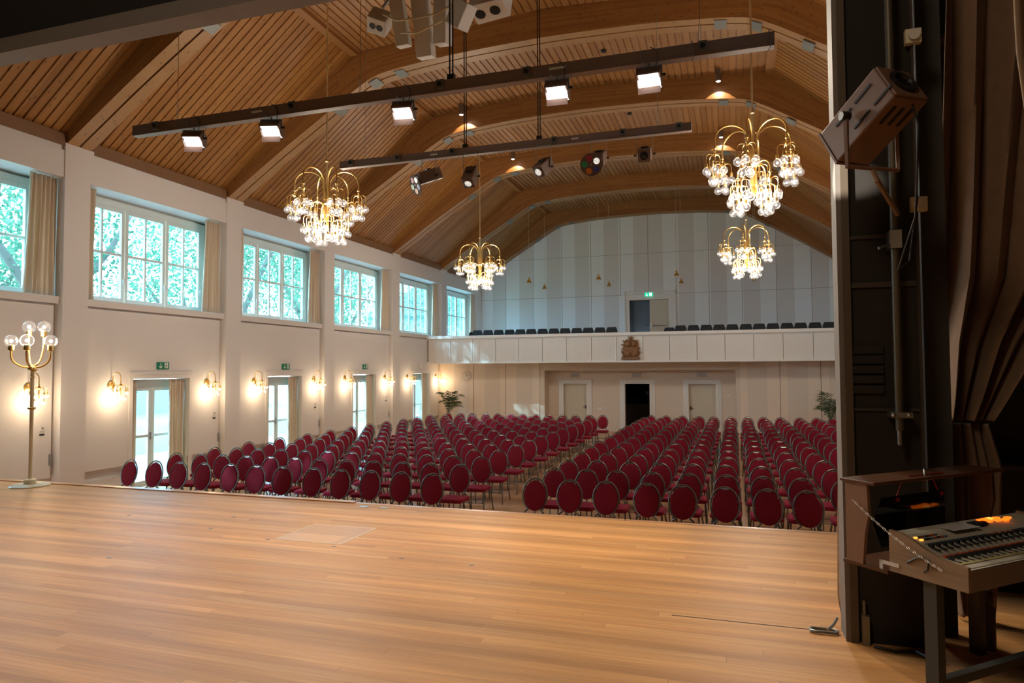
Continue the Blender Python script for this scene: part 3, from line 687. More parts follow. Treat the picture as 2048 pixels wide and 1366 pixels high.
# pale hall-side drape showing past the portal edge
def drape(name, rows, y, label, material, pleats, amp, zs, cat='curtain'):
    """rows: (x_left, x_right) for each height in zs"""
    n = pleats * 10; vs, fs = [], []
    R_ = 50; 
    for j in range(R_ + 1):
        t = j / R_ * (len(zs) - 1); i = min(int(t), len(zs) - 2); f = t - i; f2 = f
        x0 = rows[i][0] * (1 - f2) + rows[i + 1][0] * f2; x1 = rows[i][1] * (1 - f2) + rows[i + 1][1] * f2; z = zs[i] * (1 - f) + zs[i + 1] * f
        wd = x1 - x0
        for k in range(n + 1):
            s_ = k / n; am = amp * min(1, wd / .5 + .3)
            ph = s_ * pleats * 2 * PI + .6 * math.sin(z * 1.3 + s_ * 5)
            vs.append((x0 + wd * (s_ + .012 * math.sin(ph * 2)), y + am * math.sin(ph) + am * .4 * math.sin(ph * .5 + z), z))
    for j in range(R_):
        for k in range(n):
            a = j * (n + 1) + k; fs.append((a, a + 1, a + n + 2, a + n + 1))
    o = MB().add(vs, fs).build(name, material, smooth=True); s2 = o.modifiers.new('cloth', 'SOLIDIFY'); s2.thickness = .008
    return tag(o, label, cat)
drape('stage_drape', [(.64, .95), (.62, .95), (.595, .95), (.585, .95), (.60, .95)], 4.72, 'tan drape hanging on the hall side of the portal edge', velv2, 5, .03, [6.5, 2.2, 1.5, 1.02, .92])
drape('stage_curtain', [(1.34, 2.6), (1.22, 2.05), (1.20, 1.75), (1.205, 1.48)], 4.86, 'brown velvet stage curtain gathered and tied back beside the portal', velv, 5, .085, [5.6, 3.0, 2.6, 2.12])
drape('stage_curtain', [(1.215, 1.46), (1.19, 1.52), (1.20, 1.50), (1.27, 1.46)], 4.87, 'lower tail of brown velvet stage curtain hanging below the tie', velv, 5, .045, [2.10, 1.85, 1.4, .93])
drape('side_curtain', [(.885, 1.6), (.90, 1.6), (.955, 1.6), (1.0, 1.6), (1.05, 1.6)], 2.62, 'pale tan curtain edge at the far right of the photo', velv2, 7, .035, [6.5, 3.5, 2.9, 2.5, 2.2])
# ------------------------------------------------------------------ bulbs and brass light fittings
def bulb_mesh(r):
    q = MB(); pr_ = [(.001, -r)] + [(r * math.sin(PI * i / 12), -r * math.cos(PI * i / 12)) for i in range(1, 11)] + [(r * .30, r * 1.02), (r * .28, r * 1.18)]
    q.lathe(pr_, 16, (0, 0, 0), None, 0)
    q.ball((0, 0, .0), r * .24, 8, 6, 1, (1, 1, 1.1)); q.lathe([(.3 * r, r * 1.02), (.36 * r, r * 1.05), (.36 * r, r * 1.9), (.2 * r, r * 2.0)], 12, (0, 0, 0), None, 2)
    return q
def cluster(parent, name, loc, r_arm=.145, r_b=.062, n1=5, r2=.075, n2=3, drop1=.27, drop2=.43, phase=0):
    """umbrella of brass arms with glass globes; loc is the hub"""
    c = bpy.data.objects.new(name, None)
    q = MB()
    q.lathe([(.006, .06), (.016, .05), (.010, .03), (.034, .0), (.030, -.015), (.012, -.03), (.011, -.18), (.02, -.19), (.004, -.2)], 12)
    bl = []
    for k in range(n1):
        a = phase + 2 * PI * k / n1; d = Vector((math.cos(a), math.sin(a), 0)); rr = r_arm / 2
        p = arc(d * rr + Vector((0, 0, -.055)), rr - .008, PI, 0, 8, d, rz=.06)
        p = [Vector((0, 0, -.01)) + d * .012] + p[1:] + [d * (r_arm - .008) + Vector((0, 0, -drop1 + r_b * 1.9))]
        q.tube(p, .0055, 6); bl.append(d * (r_arm - .008) + Vector((0, 0, -drop1)))
    for k in range(n2):
        a = phase + .6 + 2 * PI * k / n2; d = Vector((math.cos(a), math.sin(a), 0)); rr = r2 / 2
        p = arc(d * rr + Vector((0, 0, -.15)), rr, PI, 0, 6, d, rz=.04) + [d * r2 + Vector((0, 0, -drop2 + r_b * 1.9))]
        q.tube(p, .0055, 6); bl.append(d * r2 + Vector((0, 0, -drop2)))
    o = q.build(name, brass, parent, smooth=True); o.location = loc
    return o, bl
BULB = {}
def bulbs(parent, pts, r):
    for p in pts:
        if r not in BULB:
            o = bulb_mesh(r).build('bulb', [bulbg, core, brass], parent, smooth=True); BULB[r] = o.data
        else:
            o = bpy.data.objects.new('bulb', BULB[r]); COL.objects.link(o); o.parent = parent
        o.location = p
def chandelier(loc, label):
    T = thing('chandelier', label, 'chandelier', loc, group='brass chandeliers'); zt = 9.75 - loc[2]
    MB().tube([(0, 0, .98), (0, 0, zt)], .016, 10).ball((0, 0, 1.62), .035, 12, 8, sc=(1, 1, .5)).lathe([(.05, zt - .06), (.09, zt)], 16).build('rod', brassp, T, smooth=True)
    MB().lathe([(.02, 1.06), (.05, 1.04), (.055, .80), (.03, .78), (.028, .45), (.045, .44), (.05, .38), (.01, .30)], 16).build('column', brass, T, smooth=True)
    for k in range(6):
        a = k * PI / 3 + .35; d = Vector((math.cos(a), math.sin(a), 0)); q = MB()
        p = [d * .055 + Vector((0, 0, .88))] + arc(d * .335 + Vector((0, 0, 1.18)), .27, PI, 0, 12, d, rz=.24) + [d * .605 + Vector((0, 0, 1.02))]
        q.tube(p, .0135, 8).ball(d * .605 + Vector((0, 0, 1.05)), .028, 10, 6, sc=(1, 1, .45))
        A = q.build('arm', brass, T, smooth=True)
        o, bl = cluster(T, 'bulb_cluster', d * .605 + Vector((0, 0, .96)), phase=a); bulbs(o, bl, .062)
    for k in range(4):
        a = k * PI / 2 + .9; d = Vector((math.cos(a), math.sin(a), 0)); q = MB()
        p = [d * .04 + Vector((0, 0, .48))] + arc(d * .17 + Vector((0, 0, .70)), .13, PI, 0, 10, d, rz=.13) + [d * .30 + Vector((0, 0, .60))]
        q.tube(p, .012, 8).ball(d * .30 + Vector((0, 0, .62)), .025, 10, 6, sc=(1, 1, .45)); q.build('arm', brass, T, smooth=True)
        o, bl = cluster(T, 'bulb_cluster', d * .30 + Vector((0, 0, .53)), phase=a); bulbs(o, bl, .062)
    lamp('chandelier_light', 'POINT', (0, 0, .42), CH_E, (1, .88, .72), T, .35)
    return T
ZC = 4.80
chandelier((-7.34, 11.17, ZC), 'large brass globe chandelier, left one of the pair nearer the stage')
chandelier((.335, 11.17, ZC), 'large brass globe chandelier, right one of the pair nearer the stage')
chandelier((-7.29, 19.3, ZC), 'brass globe chandelier hanging farther back on the window side')
chandelier((.365, 19.3, ZC), 'brass globe chandelier farther back, below the right near chandelier')
scl = ['behind the floor lamp', 'left of the first garden door', 'right of the first garden door', 'left of the second garden door', 'right of the second garden door', 'left of the third garden door', 'right of the third garden door', 'left of the garden door nearest the balcony', 'in the corner under the balcony']
for i, y in enumerate((8.604, 10.24, 12.77, 14.40, 16.97, 18.615, 21.17, 22.88, 25.42)):
    T = thing('wall_sconce', 'brass wall sconce with globe bulbs, ' + scl[i], 'wall lamp', (XW, y, 2.165), group='brass sconces along the window wall')
    RY = Matrix.Rotation(PI / 2, 3, 'Y')
    MB().lathe([(.085, 0), (.085, .014), (.06, .03), (.012, .04)], 24, (0, 0, 0), RY).build('wall_plate', brass, T, smooth=True)
    p = [Vector((.02, 0, 0)), Vector((.045, 0, .02))] + arc((.145, 0, .14), .10, PI, 0, 12, (1, 0, 0), rz=.11) + [Vector((.245, 0, .06))]
    MB().tube(p, .009, 8).ball((.245, 0, .09), .014, 8, 6).build('arm', brass, T, smooth=True)
    o, bl = cluster(T, 'bulb_cluster', Vector((.245, 0, .0)), .135, .040, 5, .07, 3, .16, .265); bulbs(o, bl, .040)
    lamp('sconce_light', 'POINT', (.245, 0, -.20), SC_E, (1, .74, .45), T, .07)
# floor lamp on the stage
T = thing('floor_lamp', 'tall cream and brass floor lamp with five globes standing on the stage', 'floor lamp', (-9.06, 6.80, ZS))
MB().lathe([(.235, 0), (.235, .012), (.22, .025), (.05, .035)], 40).build('base', cream, T, smooth=True)
MB().lathe([(.075, .03), (.075, .09), (.03, .10)], 20).tube([(0, 0, .09), (0, 0, 1.58)], .024, 14).build('pole', cream, T, smooth=True)
MB().lathe([(.02, 1.02), (.05, 1.04), (.05, 1.055), (.02, 1.07)], 16).lathe([(.02, 1.45), (.034, 1.46), (.02, 1.48)], 16).build('knuckle', brass, T, smooth=True)
q = MB().lathe([(.024, 1.54), (.06, 1.57), (.055, 1.60), (.02, 1.62)], 16); bl = []
for k in range(5):
    a = k * 2 * PI / 5 + .32; d = Vector((math.cos(a), math.sin(a), 0)); hi = 0
    p = [Vector((0, 0, 1.58))] + arc(d * .05 + Vector((0, 0, 1.76)), .19, -PI / 2, 0, 8, d, rz=.16) + [d * .24 + Vector((0, 0, 1.82))]
    if k in (1, 2): p = [Vector((0, 0, 1.58))] + arc(d * .03 + Vector((0, 0, 1.95)), .12, -PI / 2, 0, 8, d, rz=.32) + [d * .15 + Vector((0, 0, 2.02))]
    q.tube(p, .013, 8); e = p[-1]; q.lathe([(.02, 0), (.038, .01), (.038, .08), (.03, .085)], 14, e); bl.append(e + Vector((0, 0, .135)))
q.build('arms', brass, T, smooth=True)
me = MB(); r = .082
me.lathe([(r * .35, -r * .93)] + [(r * math.sin(PI * i / 12), -r * math.cos(PI * i / 12)) for i in range(2, 12)] + [(.001, r)], 20, (0, 0, 0), None, 0).ball((0, 0, 0), .022, 8, 6, 1)
gb = None
for p in bl:
    if gb is None: o = me.build('bulb', [bulbg, core], T, smooth=True); gb = o.data
    else: o = bpy.data.objects.new('bulb', gb); COL.objects.link(o); o.parent = T
    o.location = p
lamp('floor_lamp_light', 'POINT', (0, 0, 2.0), 22, (1, .82, .6), T, .18)
# ------------------------------------------------------------------ lighting bars and their fixtures
def lightbar(x0, x1, y, z0, z1, label):
    T = thing('lighting_bar', label, 'lighting bar', (0, y, 0), group='brown lighting bars over the hall')
    MB().box(x0, x1, -.045, .045, z0, z1).box(x0, x1, -.052, .052, z0 - .012, z0 + .004).build('bar', brownm, T, bevel=.004)
    return T
def sockets(T, xs, z):
    for x in xs:
        MB().box(x - .045, x + .045, -.075, -.045, z - .045, z + .055).lathe([(.026, 0), (.026, .018)], 12, (x, -.075, z), RX, 1).build('socket', [greym, black], T)
def wires(T, xs, z, double=False, top=9.72):
    for x in xs:
        q = MB()
        if double: q.tube([(x - .018, 0, z), (x - .018, 0, top)], .009, 6).tube([(x + .018, 0, z), (x + .018, 0, top)], .009, 6).box(x - .04, x + .04, -.03, .03, z - .02, z + .06)
        else:
            q.tube([(x, 0, z + .2), (x, 0, top)], .0035, 6)
            for k in range(5): q.tube([(x + .012 * math.cos(a), .012 * math.sin(a) * (k % 2), z + .02 + k * .04 + .024 * math.sin(a)) for a in [i * PI / 4 for i in range(8)]], .003, 5, closed=True)
        q.build('hanging_cable' if double else 'hanging_wire', black if double else steel, T)
T1 = lightbar(-7.45, .42, 6.9, 5.53, 5.657, 'long brown steel lighting bar nearer the stage, carrying flood lights')
sockets(T1, (-7.05, -4.98, -2.15 - .9, -2.05, -.24), 5.6); wires(T1, (-6.75, -4.09, -.27), 5.66); wires(T1, (-2.94,), 5.66, True)
T2 = lightbar(-6.48, -.54, 10.3, 5.955, 6.07, 'shorter brown steel lighting bar behind the first, carrying spotlights')
sockets(T2, (-6.25, -5.35, -4.35, -2.62, -1.55, -.72), 6.02); wires(T2, (-6.0, -1.03), 6.07); wires(T2, (-4.14, -2.88), 6.07, True)
for (x, z, t_) in ((-4.6, 6.0, 1),):
    pass
MB().box(-4.75, -4.62, -.05, -.045, 5.995, 6.02).box(-2.35, -2.24, -.05, -.045, 6.0, 6.025).build('name_tag', signw, T2)
MB().box(-5.57, -5.42, -.05, -.045, 5.59, 5.615).box(-1.80, -1.62, -.05, -.045, 5.59, 5.615).build('name_tag', signw, T1)
for x in (.37, -.34):
    MB().tube([(x, -.06, 5.52 + .15), (x, -.065, 5.60), (x + .01, -.065, 5.50), (x - .01, -.05, 5.47)], .005, 6).build('safety_hook', steel, T1, smooth=True)
def flood(x, yaw, label):
    T = thing('flood_light', label, 'flood light', (x, 6.88, 5.52), yaw, group='flood lights on the front bar')
    # yoke and hook
    MB().box(-.12, .12, -.012, .012, -.045, -.03).box(-.132, -.12, -.012, .012, -.15, -.03).box(.12, .132, -.012, .012, -.15, -.03).tube([(0, 0, -.035), (0, 0, .01)], .01, 6).build('yoke', steel, T)
    MB().tube([(.132, 0, -.13), (.165, 0, -.13)], .014, 8).build('knob', black, T)
    MB().tube([(.06, .0, -.03), (.09, -.05, -.02), (.10, -.07, .05), (.07, -.062, .11), (.02, -.06, .14)], .005, 6).build('power_cable', black, T, smooth=True)
    MB().tube([(-.06, .06, .14), (-.08, -.065, .10), (-.06, -.07, .0), (-.02, -.03, -.035)], .003, 5).build('safety_wire', steel, T, smooth=True)
    # hood: sloping body, open toward the stage (-y)
    q = MB()
    prof = [(.10, -.07), (-.03, -.055), (-.10, -.13), (-.095, -.145), (.02, -.12), (.085, -.23), (.105, -.235), (.125, -.14)]
    q.prism(prof, 0, -.118, .118)
    q.prism([(.10, -.07), (-.10, -.13), (-.03, -.055)], 0, -.12, -.113).prism([(.10, -.07), (-.10, -.13), (-.03, -.055)], 0, .113, .12)
    q.prism([(-.09, -.14), (.10, -.08), (.10, -.235), (.0, -.235)], 0, -.122, -.115).prism([(-.09, -.14), (.10, -.08), (.10, -.235), (.0, -.235)], 0, .115, .122)
    for k in range(12): q.box(-.11 + k * .02, -.104 + k * .02, -.02, .08, -.066, -.045)
    q.build('housing', spotb, T)
    MB().quad((-.113, -.02, -.165), (.113, -.02, -.165), (.113, .075, -.228), (-.113, .075, -.228)).quad((-.1, -.097, -.146), (.1, -.097, -.146), (.1, -.02, -.166), (-.1, -.02, -.166)).build('lit_reflector', floodin, T)
    MB().add([(-.113, .0, -.236), (.113, .0, -.236), (.113, -.015, -.31), (-.113, -.015, -.31), (-.113, .004, -.236), (.113, .004, -.236), (.113, -.011, -.31), (-.113, -.011, -.31)],
             [(0, 1, 2, 3), (4, 5, 6, 7), (0, 1, 5, 4), (2, 3, 7, 6), (0, 3, 7, 4), (1, 2, 6, 5)]).build('barn_door', mat('barn_door_tan', (.75, .55, .48), .5) if 'barn_door_tan' not in MATS else MATS['barn_door_tan'], T)
    lamp('flood_lamp', 'SPOT', (0, -.10, -.20), FL_E, (1, .86, .68), T, .08, (0, -.75, -.68), spot_size=math.radians(125), spot_blend=.6)
    return T
for i, (x, yw) in enumerate(((-6.47, .35), (-5.30, .28), (-3.52, .15), (-1.725, .05), (-.767, -.03))):
    flood(x, yw, 'lit flood light under the front lighting bar, %s from the left' % ORD[i])
def spot(x, y, z, aim, label, wheel=None, lit=True, L=.30, s=.095, yoke=True, top=None, group='spotlights on the rear bar', body=None, parts=True):
    T = thing('spotlight', label, 'spotlight', (x, y, z), group=group)
    R = frame(aim); bd = body or spotb
    q = MB().obox((0, 0, 0), (s, L / 2, s), R); o = q.build('housing', bd, T, bevel=.008)
    q = MB()
    for k in (-1, 1):
        for j in (-.5, 0, .5): q.obox(R @ Vector((j * s, -.10, k * (s + .002))), (.008, .05, .003), R)
    q.obox(R @ Vector((0, -.02, s + .012)), (.05, .035, .012), R)
    q.build('vents', black, T)
    RR = R @ Matrix.Rotation(-PI / 2, 3, 'X')
    MB().lathe([(s * .80, 0), (s * .80, .02), (s * .66, .024), (s * .66, .004)], 24, R @ Vector((0, L / 2, 0)), RR).build('lens_ring', bd, T, smooth=True)
    lz = MB().lathe([(s * .66, 0), (s * .5, .012), (.001, .018)], 24, R @ Vector((0, L / 2, 0)), RR)
    lz.build('lens', lensgrid if lit else lensd, T, smooth=True)
    if yoke:
        h = top if top is not None else .33; w_ = s + .025
        MB().box(-w_, w_, -.012, .012, h - .01, h).box(-w_ - .004, -w_, -.012, .012, 0, h).box(w_, w_ + .004, -.012, .012, 0, h).build('yoke', steel, T)
        MB().tube([(-w_, 0, 0), (-w_ - .04, 0, 0)], .016, 8).tube([(w_, 0, 0), (w_ + .04, 0, 0)], .016, 8).build('knob', black, T)
    if wheel is not None:
        c = R @ Vector((wheel[0], L / 2 + .03, wheel[1])); q = MB().lathe([(.17, 0), (.17, .008)], 40, c, RR); Wm = q.build('colour_wheel', wheelm, T)
        for k, cn in enumerate(('red', 'green', 'orange', 'blue')):
            a = math.atan2(-wheel[1], -wheel[0]) - (k + 1) * 2 * PI / 5
            p = c + R @ Vector((.10 * math.cos(a), 0, .10 * math.sin(a)))
            MB().lathe([(.048, -.003), (.048, .012)], 20, p, RR).build('gel_disc', gels[cn], Wm)
        a = math.atan2(-wheel[1], -wheel[0]); p = c + R @ Vector((.10 * math.cos(a), 0, .10 * math.sin(a)))
        MB().lathe([(.048, -.002), (.048, .011)], 20, p, RR).build('open_disc', lensgrid if lit else lensd, Wm)
        MB().lathe([(.01, 0), (.01, .014)], 10, c, RR).build('wheel_hub', steel, Wm)
    return T
# honeycomb-like bright lens
lensgrid, n, l = nt('lit_lens'); b = n['Principled BSDF']; b.inputs['Roughness'].default_value = .2; b.inputs['Base Color'].default_value = (.2, .2, .19, 1)
tc = n.new('ShaderNodeTexCoord'); vo = n.new('ShaderNodeTexVoronoi'); vo.inputs['Scale'].default_value = 110; vo.inputs['Randomness'].default_value = .1
l.new(tc.outputs['Object'], vo.inputs['Vector']); k = math_(n, l, 'LESS_THAN', vo.outputs['Distance'], .42)
l.new(math_(n, l, 'MULTIPLY_ADD', k, 1.0, .12), b.inputs['Emission Strength']); b.inputs['Emission Color'].default_value = (1, .93, .82, 1); lensgrid.cycles.emission_sampling = 'NONE'
ZT = 5.955
spot(-4.78, 10.25, 5.65, (-.58, -.72, -.38), 'spotlight with a colour wheel turned left on the rear bar', (.08, -.07), L=.42, top=ZT - 5.65)
spot(-4.03, 10.25, 5.57, (.0, -.62, -.78), 'lit brown spotlight hanging below the middle of the rear bar', None, L=.34, top=ZT - 5.57)
spot(-2.80, 10.25, 5.61, (-.28, -.72, -.62), 'lit brown spotlight right of the black hanging cables, on rear bar', None, L=.34, top=ZT - 5.61)
spot(-1.92, 10.25, 5.66, (.0, -.85, -.42), 'spotlight with a colour wheel facing the stage on the rear bar', (.09, -.05), L=.32, top=ZT - 5.66)
spot(-1.225, 10.25, 5.65, (.05, -.90, -.40), 'unlit spotlight at the right end of the rear bar', None, False, L=.30, top=ZT - 5.65)
# ceiling downlights aimed at the arches
for i, (x, y, t_) in enumerate(((-6.95, 17.0, 'near left'), (-.25, 17.0, 'near right'), (-6.84, 21.22, 'far left'), (-.26, 21.22, 'far right'))):
    zt = deckz(x) - .03
    T = thing('ceiling_spot', 'small dark ceiling spotlight at the %s, shining on a roof arch' % t_, 'ceiling lamp', (x, y, zt), group='ceiling spotlights beside the arches')
    MB().box(-.06, .06, -.06, .06, -.10, 0).build('mount', spotb, T)
    MB().lathe([(.06, -.10), (.065, -.13), (.065, -.27), (.055, -.275)], 20).build('lamp_head', spotb, T, smooth=True)
    MB().lathe([(.05, -.276), (.001, -.30)], 16).build('lamp_lens', dlglow, T, smooth=True)
    lamp('ceiling_spot_light', 'SPOT', (0, .05, -.30), 22, (1, .82, .6), T, .01, (0, .45, -.9), spot_size=math.radians(95), spot_blend=.1)
# black sensors on the ceiling axis
for i, (x, y) in enumerate(((-2.75, 12.0), (-2.75, 15.4), (-2.75, 19.5), (-2.75, 23.6))):
    z = deckz(x) - .03
    tag(MB().lathe([(.07, 0), (.07, -.03), (.03, -.05)], 16, (x, y, z)).build('smoke_detector', black, smooth=True), 'small dark detector on the ceiling, %s from the stage' % ORD[i], 'detector', 'ceiling detectors')
# ------------------------------------------------------------------ hanging loudspeaker cluster
YS = 8.0
def sbox(name, c, h, R, label, mt=whitep, holes=None):
    T = thing(name, label, 'loudspeaker', c, group='hanging loudspeakers')
    MB().obox((0, 0, 0), h, R).build('cabinet', mt, T, bevel=.01)
    if holes:
        for (ax_, x, z, r_) in holes:
            RR = R @ (Matrix.Rotation(PI, 3, 'X') if ax_ == 'b' else Matrix.Rotation(PI / 2, 3, 'X'))
            p = R @ (Vector((x, z, -h[2])) if ax_ == 'b' else Vector((x, -h[1], z)))
            MB().lathe([(r_, 0), (r_, .006), (r_ * .8, .007), (r_ * .3, .002)], 20, p, RR).build('speaker_cone', black, T, smooth=True)
    return T
def rot(rx, ry, rz): return Matrix.Rotation(rz, 3, 'Z') @ Matrix.Rotation(ry, 3, 'Y') @ Matrix.Rotation(rx, 3, 'X')
sbox('loudspeaker', (-4.45, YS, 7.11), (.13, .12, .12), rot(-.5, .35, .3), 'small white box loudspeaker at the left of the ceiling cluster', holes=[('b', -.05, 0, .045), ('b', .05, 0, .045)])
sbox('loudspeaker', (-4.14, YS, 7.05), (.09, .08, .31), rot(.2, -.10, .1), 'grey column loudspeaker, leftmost of the columns in the ceiling cluster')
sbox('loudspeaker', (-3.85, YS + .08, 7.05), (.11, .09, .46), rot(.2, -.02, .0), 'long grey column loudspeaker in the middle of the ceiling cluster')
sbox('loudspeaker', (-3.55, YS + .05, 7.04), (.095, .09, .34), rot(.15, .10, -.1), 'grey column loudspeaker right of the long one in the ceiling cluster')
sbox('loudspeaker', (-3.22, YS - .12, 6.94), (.13, .10, .16), rot(.1, .65, -.3), 'white slanted loudspeaker under the twin horn box')
sbox('loudspeaker', (-2.92, YS + .16, 7.20), (.235, .15, .17), rot(-.35, -.04, -.1), 'white box loudspeaker with two round horns at the cluster right end', holes=[('b', -.13, 0, .07), ('b', .08, 0, .07)])
R_ = thing('speaker_rig', 'ring of grey cable and steel tube holding the hanging loudspeakers', 'rigging', (-3.8, YS, 7.1))
MB().tube([(-.52, -.14, .02), (-.3, -.18, -.12), (0, -.2, -.15), (.3, -.18, -.12), (.6, -.15, .05)], .012, 8).tube([(-.25, -.16, -.28), (.0, -.2, -.34), (.35, -.2, -.24)], .012, 8).build('cable', cream, R_, smooth=True)
MB().tube([(-.6, 0, .2), (-.2, 0, .62), (.9, 0, .62)], .02, 8).tube([(0, 0, .6), (0, 0, 2.7)], .012, 6).tube([(.6, 0, .6), (.6, 0, 2.7)], .012, 6).build('rig_frame', steel, R_, smooth=True)
# ------------------------------------------------------------------ balcony pendants
pn = ['first', 'second', 'third', 'fourth']
for i, x in enumerate((-7.88, -5.03, -2.03, .81)):
    for j, y in enumerate((26.5, 28.9)):
        T = thing('pendant_lamp', 'small brass bell pendant over the balcony, %s pair from the left, %s one' % (pn[i], ('nearer', 'farther')[j]), 'pendant lamp', (x, y, 5.93), group='small pendants over the balcony')
        MB().lathe([(.095, 0), (.095, .035), (.07, .08), (.045, .10), (.042, .18), (.02, .20), (.01, .23)], 20).build('shade', brass, T, smooth=True)
        MB().tube([(0, 0, .24), (0, 0, deckz(x) - 5.95)], .004, 5).build('cord', cream, T)
# ------------------------------------------------------------------ burgundy banquet chairs
def make_chair():
    T = thing('banquet_chair', '', 'chair')
    def by(z): return .13 + (z - .44) * .20
    ring = []
    for k in range(25):                                   # open loop, ends at the lower sides
        a = math.radians(-62 + 304 * k / 24); ring.append((.176 * math.cos(a), by(.695 + .22 * math.sin(a)), .695 + .22 * math.sin(a)))
    MB().tube([(p[0] * 1.0, p[1], p[2]) for p in ring], .0115, 8).build('back_frame', chairf, T, smooth=True)
    # padded oval
    q = MB(); prof = [(.0, .0), (.55, .0), (.9, .004), (1.0, .016), (.97, .030), (.8, .04), (.4, .046), (.0, .048)]
    n_ = 28; vs, fs = [], []
    for r_, d in prof:
        for k in range(n_):
            a = 2 * PI * k / n_; z = .683 + .203 * r_ * math.sin(a); vs.append((.160 * r_ * math.cos(a), by(z) + .018 - d, z))
    for i in range(len(prof) - 1):
        for k in range(n_): fs.append((i * n_ + k, i * n_ + (k + 1) % n_, (i + 1) * n_ + (k + 1) % n_, (i + 1) * n_ + k))
    q.add(vs, fs).build('backrest', fab, T, smooth=True)
    # seat cushion with rounded corners
    def rr(w_, d, r_, y): 
        out = []
        for (cx_, cy_, a0) in ((w_ - r_, d - r_, 0), (-w_ + r_, d - r_, 90), (-w_ + r_, -d + r_, 180), (w_ - r_, -d + r_, 270)):
            for k in range(5): a = math.radians(a0 + k * 22.5); out.append((cx_ + r_ * math.cos(a), cy_ + r_ * math.sin(a) + y))
        return out
    vs, fs = [], []; lv = [(.185, .185, .385), (.205, .205, .395), (.208, .208, .42), (.195, .195, .445), (.12, .12, .455)]
    for (w_, d, z) in lv: vs += [(x, y, z) for x, y in rr(w_, d, .06, -.05)]
    for i in range(len(lv) - 1):
        for k in range(20): fs.append((i * 20 + k, i * 20 + (k + 1) % 20, (i + 1) * 20 + (k + 1) % 20, (i + 1) * 20 + k))
    fs += [tuple(range(20))[::-1], tuple(80 + k for k in range(20))]
    MB().add(vs, fs).build('seat', fab, T, smooth=True)
    for s_ in (-1, 1):
        e = ring[0] if s_ == 1 else ring[-1]
        MB().tube([e, (s_ * .105, by(.47), .48), (s_ * .15, .15, .42), (s_ * .185, .20, .26), (s_ * .205, .26, .0)] if False else
                  [e, (s_ * .125, by(.49), .475), (s_ * .165, .145, .40), (s_ * .19, .19, .22), (s_ * .20, .245, .0)], .0115, 8).build('leg', chairf, T, smooth=True)
        MB().tube([(s_ * .17, .12, .385), (s_ * .172, -.18, .385), (s_ * .178, -.215, .34), (s_ * .185, -.245, 0)], .0105, 8).build('leg', chairf, T, smooth=True)
    MB().tube([(-.18, -.225, .20), (.18, -.225, .20)], .006, 6).build('stretcher', chairf, T); MB().tube([(-.19, .20, .18), (.19, .20, .18)], .006, 6).build('stretcher', chairf, T)
    MB().tube([(-.055, by(.905), .897), (0, by(.90) - .004, .889), (.055, by(.905), .897)], .009, 6).build('handle', steel, T)
    return T
chair0 = make_chair(); freeze(chair0); first = [True]
def put_chair(x, y, label, group):
    if first[0]: c = chair0; first[0] = False
    else: c = copy_tree(chair0)
    c.location = (x + random.uniform(-.02, .02), y - .17 + random.uniform(-.02, .02), 0); c.rotation_euler = (0, 0, random.uniform(-.07, .07))
    c['label'] = label; c['group'] = group
for r in range(14):
    y = 9.17 + r * .985; ncol = 13 if r == 13 else 12
    for k in range(ncol):
        x = (-4.07 - k * .452) if r == 13 else (-4.21 - k * (.516 - .0012 * r))
        put_chair(x, y, 'burgundy oval-back chair left of aisle, %s row from stage, %s from the aisle' % (ORD[r], ORD[k]), 'burgundy chairs left of the aisle')
for r in range(14):
    y = 9.17 + r * 1.01
    vis = .128 * y + .30
    for k in range(12):
        x = -2.68 + k * .506 - (.0 if r else 0)
        if r == 13: x = -2.56 + k * .486
        if x > vis: continue
        put_chair(x, y, 'burgundy oval-back chair right of aisle, %s row from stage, %s from the aisle' % (ORD[r], ORD[k]), 'burgundy chairs right of the aisle')
# ------------------------------------------------------------------ black balcony seats
def make_bchair():
    T = thing('balcony_chair', '', 'chair')
    q = MB(); q.prism([(-.215, .42), (.215, .42), (.215, .64), (.165, .79), (-.165, .79), (-.215, .64)], 1, .20, .26).build('backrest', blackp, T, bevel=.02)
    MB().box(-.22, .22, -.22, .22, .38, .46).build('seat', blackp, T, bevel=.03)
    for sx in (-1, 1):
        MB().tube([(sx * .2, .22, .6), (sx * .2, .22, .0)], .012, 6).build('leg', black, T); MB().tube([(sx * .2, -.2, .4), (sx * .2, -.2, .0)], .012, 6).build('leg', black, T)
    return T
bc0 = make_bchair(); freeze(bc0); fb = [True]
def put_b(x, y, label):
    if fb[0]: c = bc0; fb[0] = False
    else: c = copy_tree(bc0)
    c.location = (x, y, ZB); c.rotation_euler = (0, 0, random.uniform(-.03, .03)); c['label'] = label; c['group'] = 'black seats behind the balcony front'
for k in range(13): put_b(-4.37 - k * .452, 25.38, 'black seat behind the balcony front, %s left of the crest' % ORD[k])
for k in range(13): put_b(-1.85 + k * .452, 25.38, 'black seat behind the balcony front, %s right of the balcony door' % ORD[k])
put_b(-10.4, 26.5, 'black seat farther back on the balcony, beside the corner window')
put_b(-2.35, 26.5, 'black seat farther back on the balcony, just right of its door')
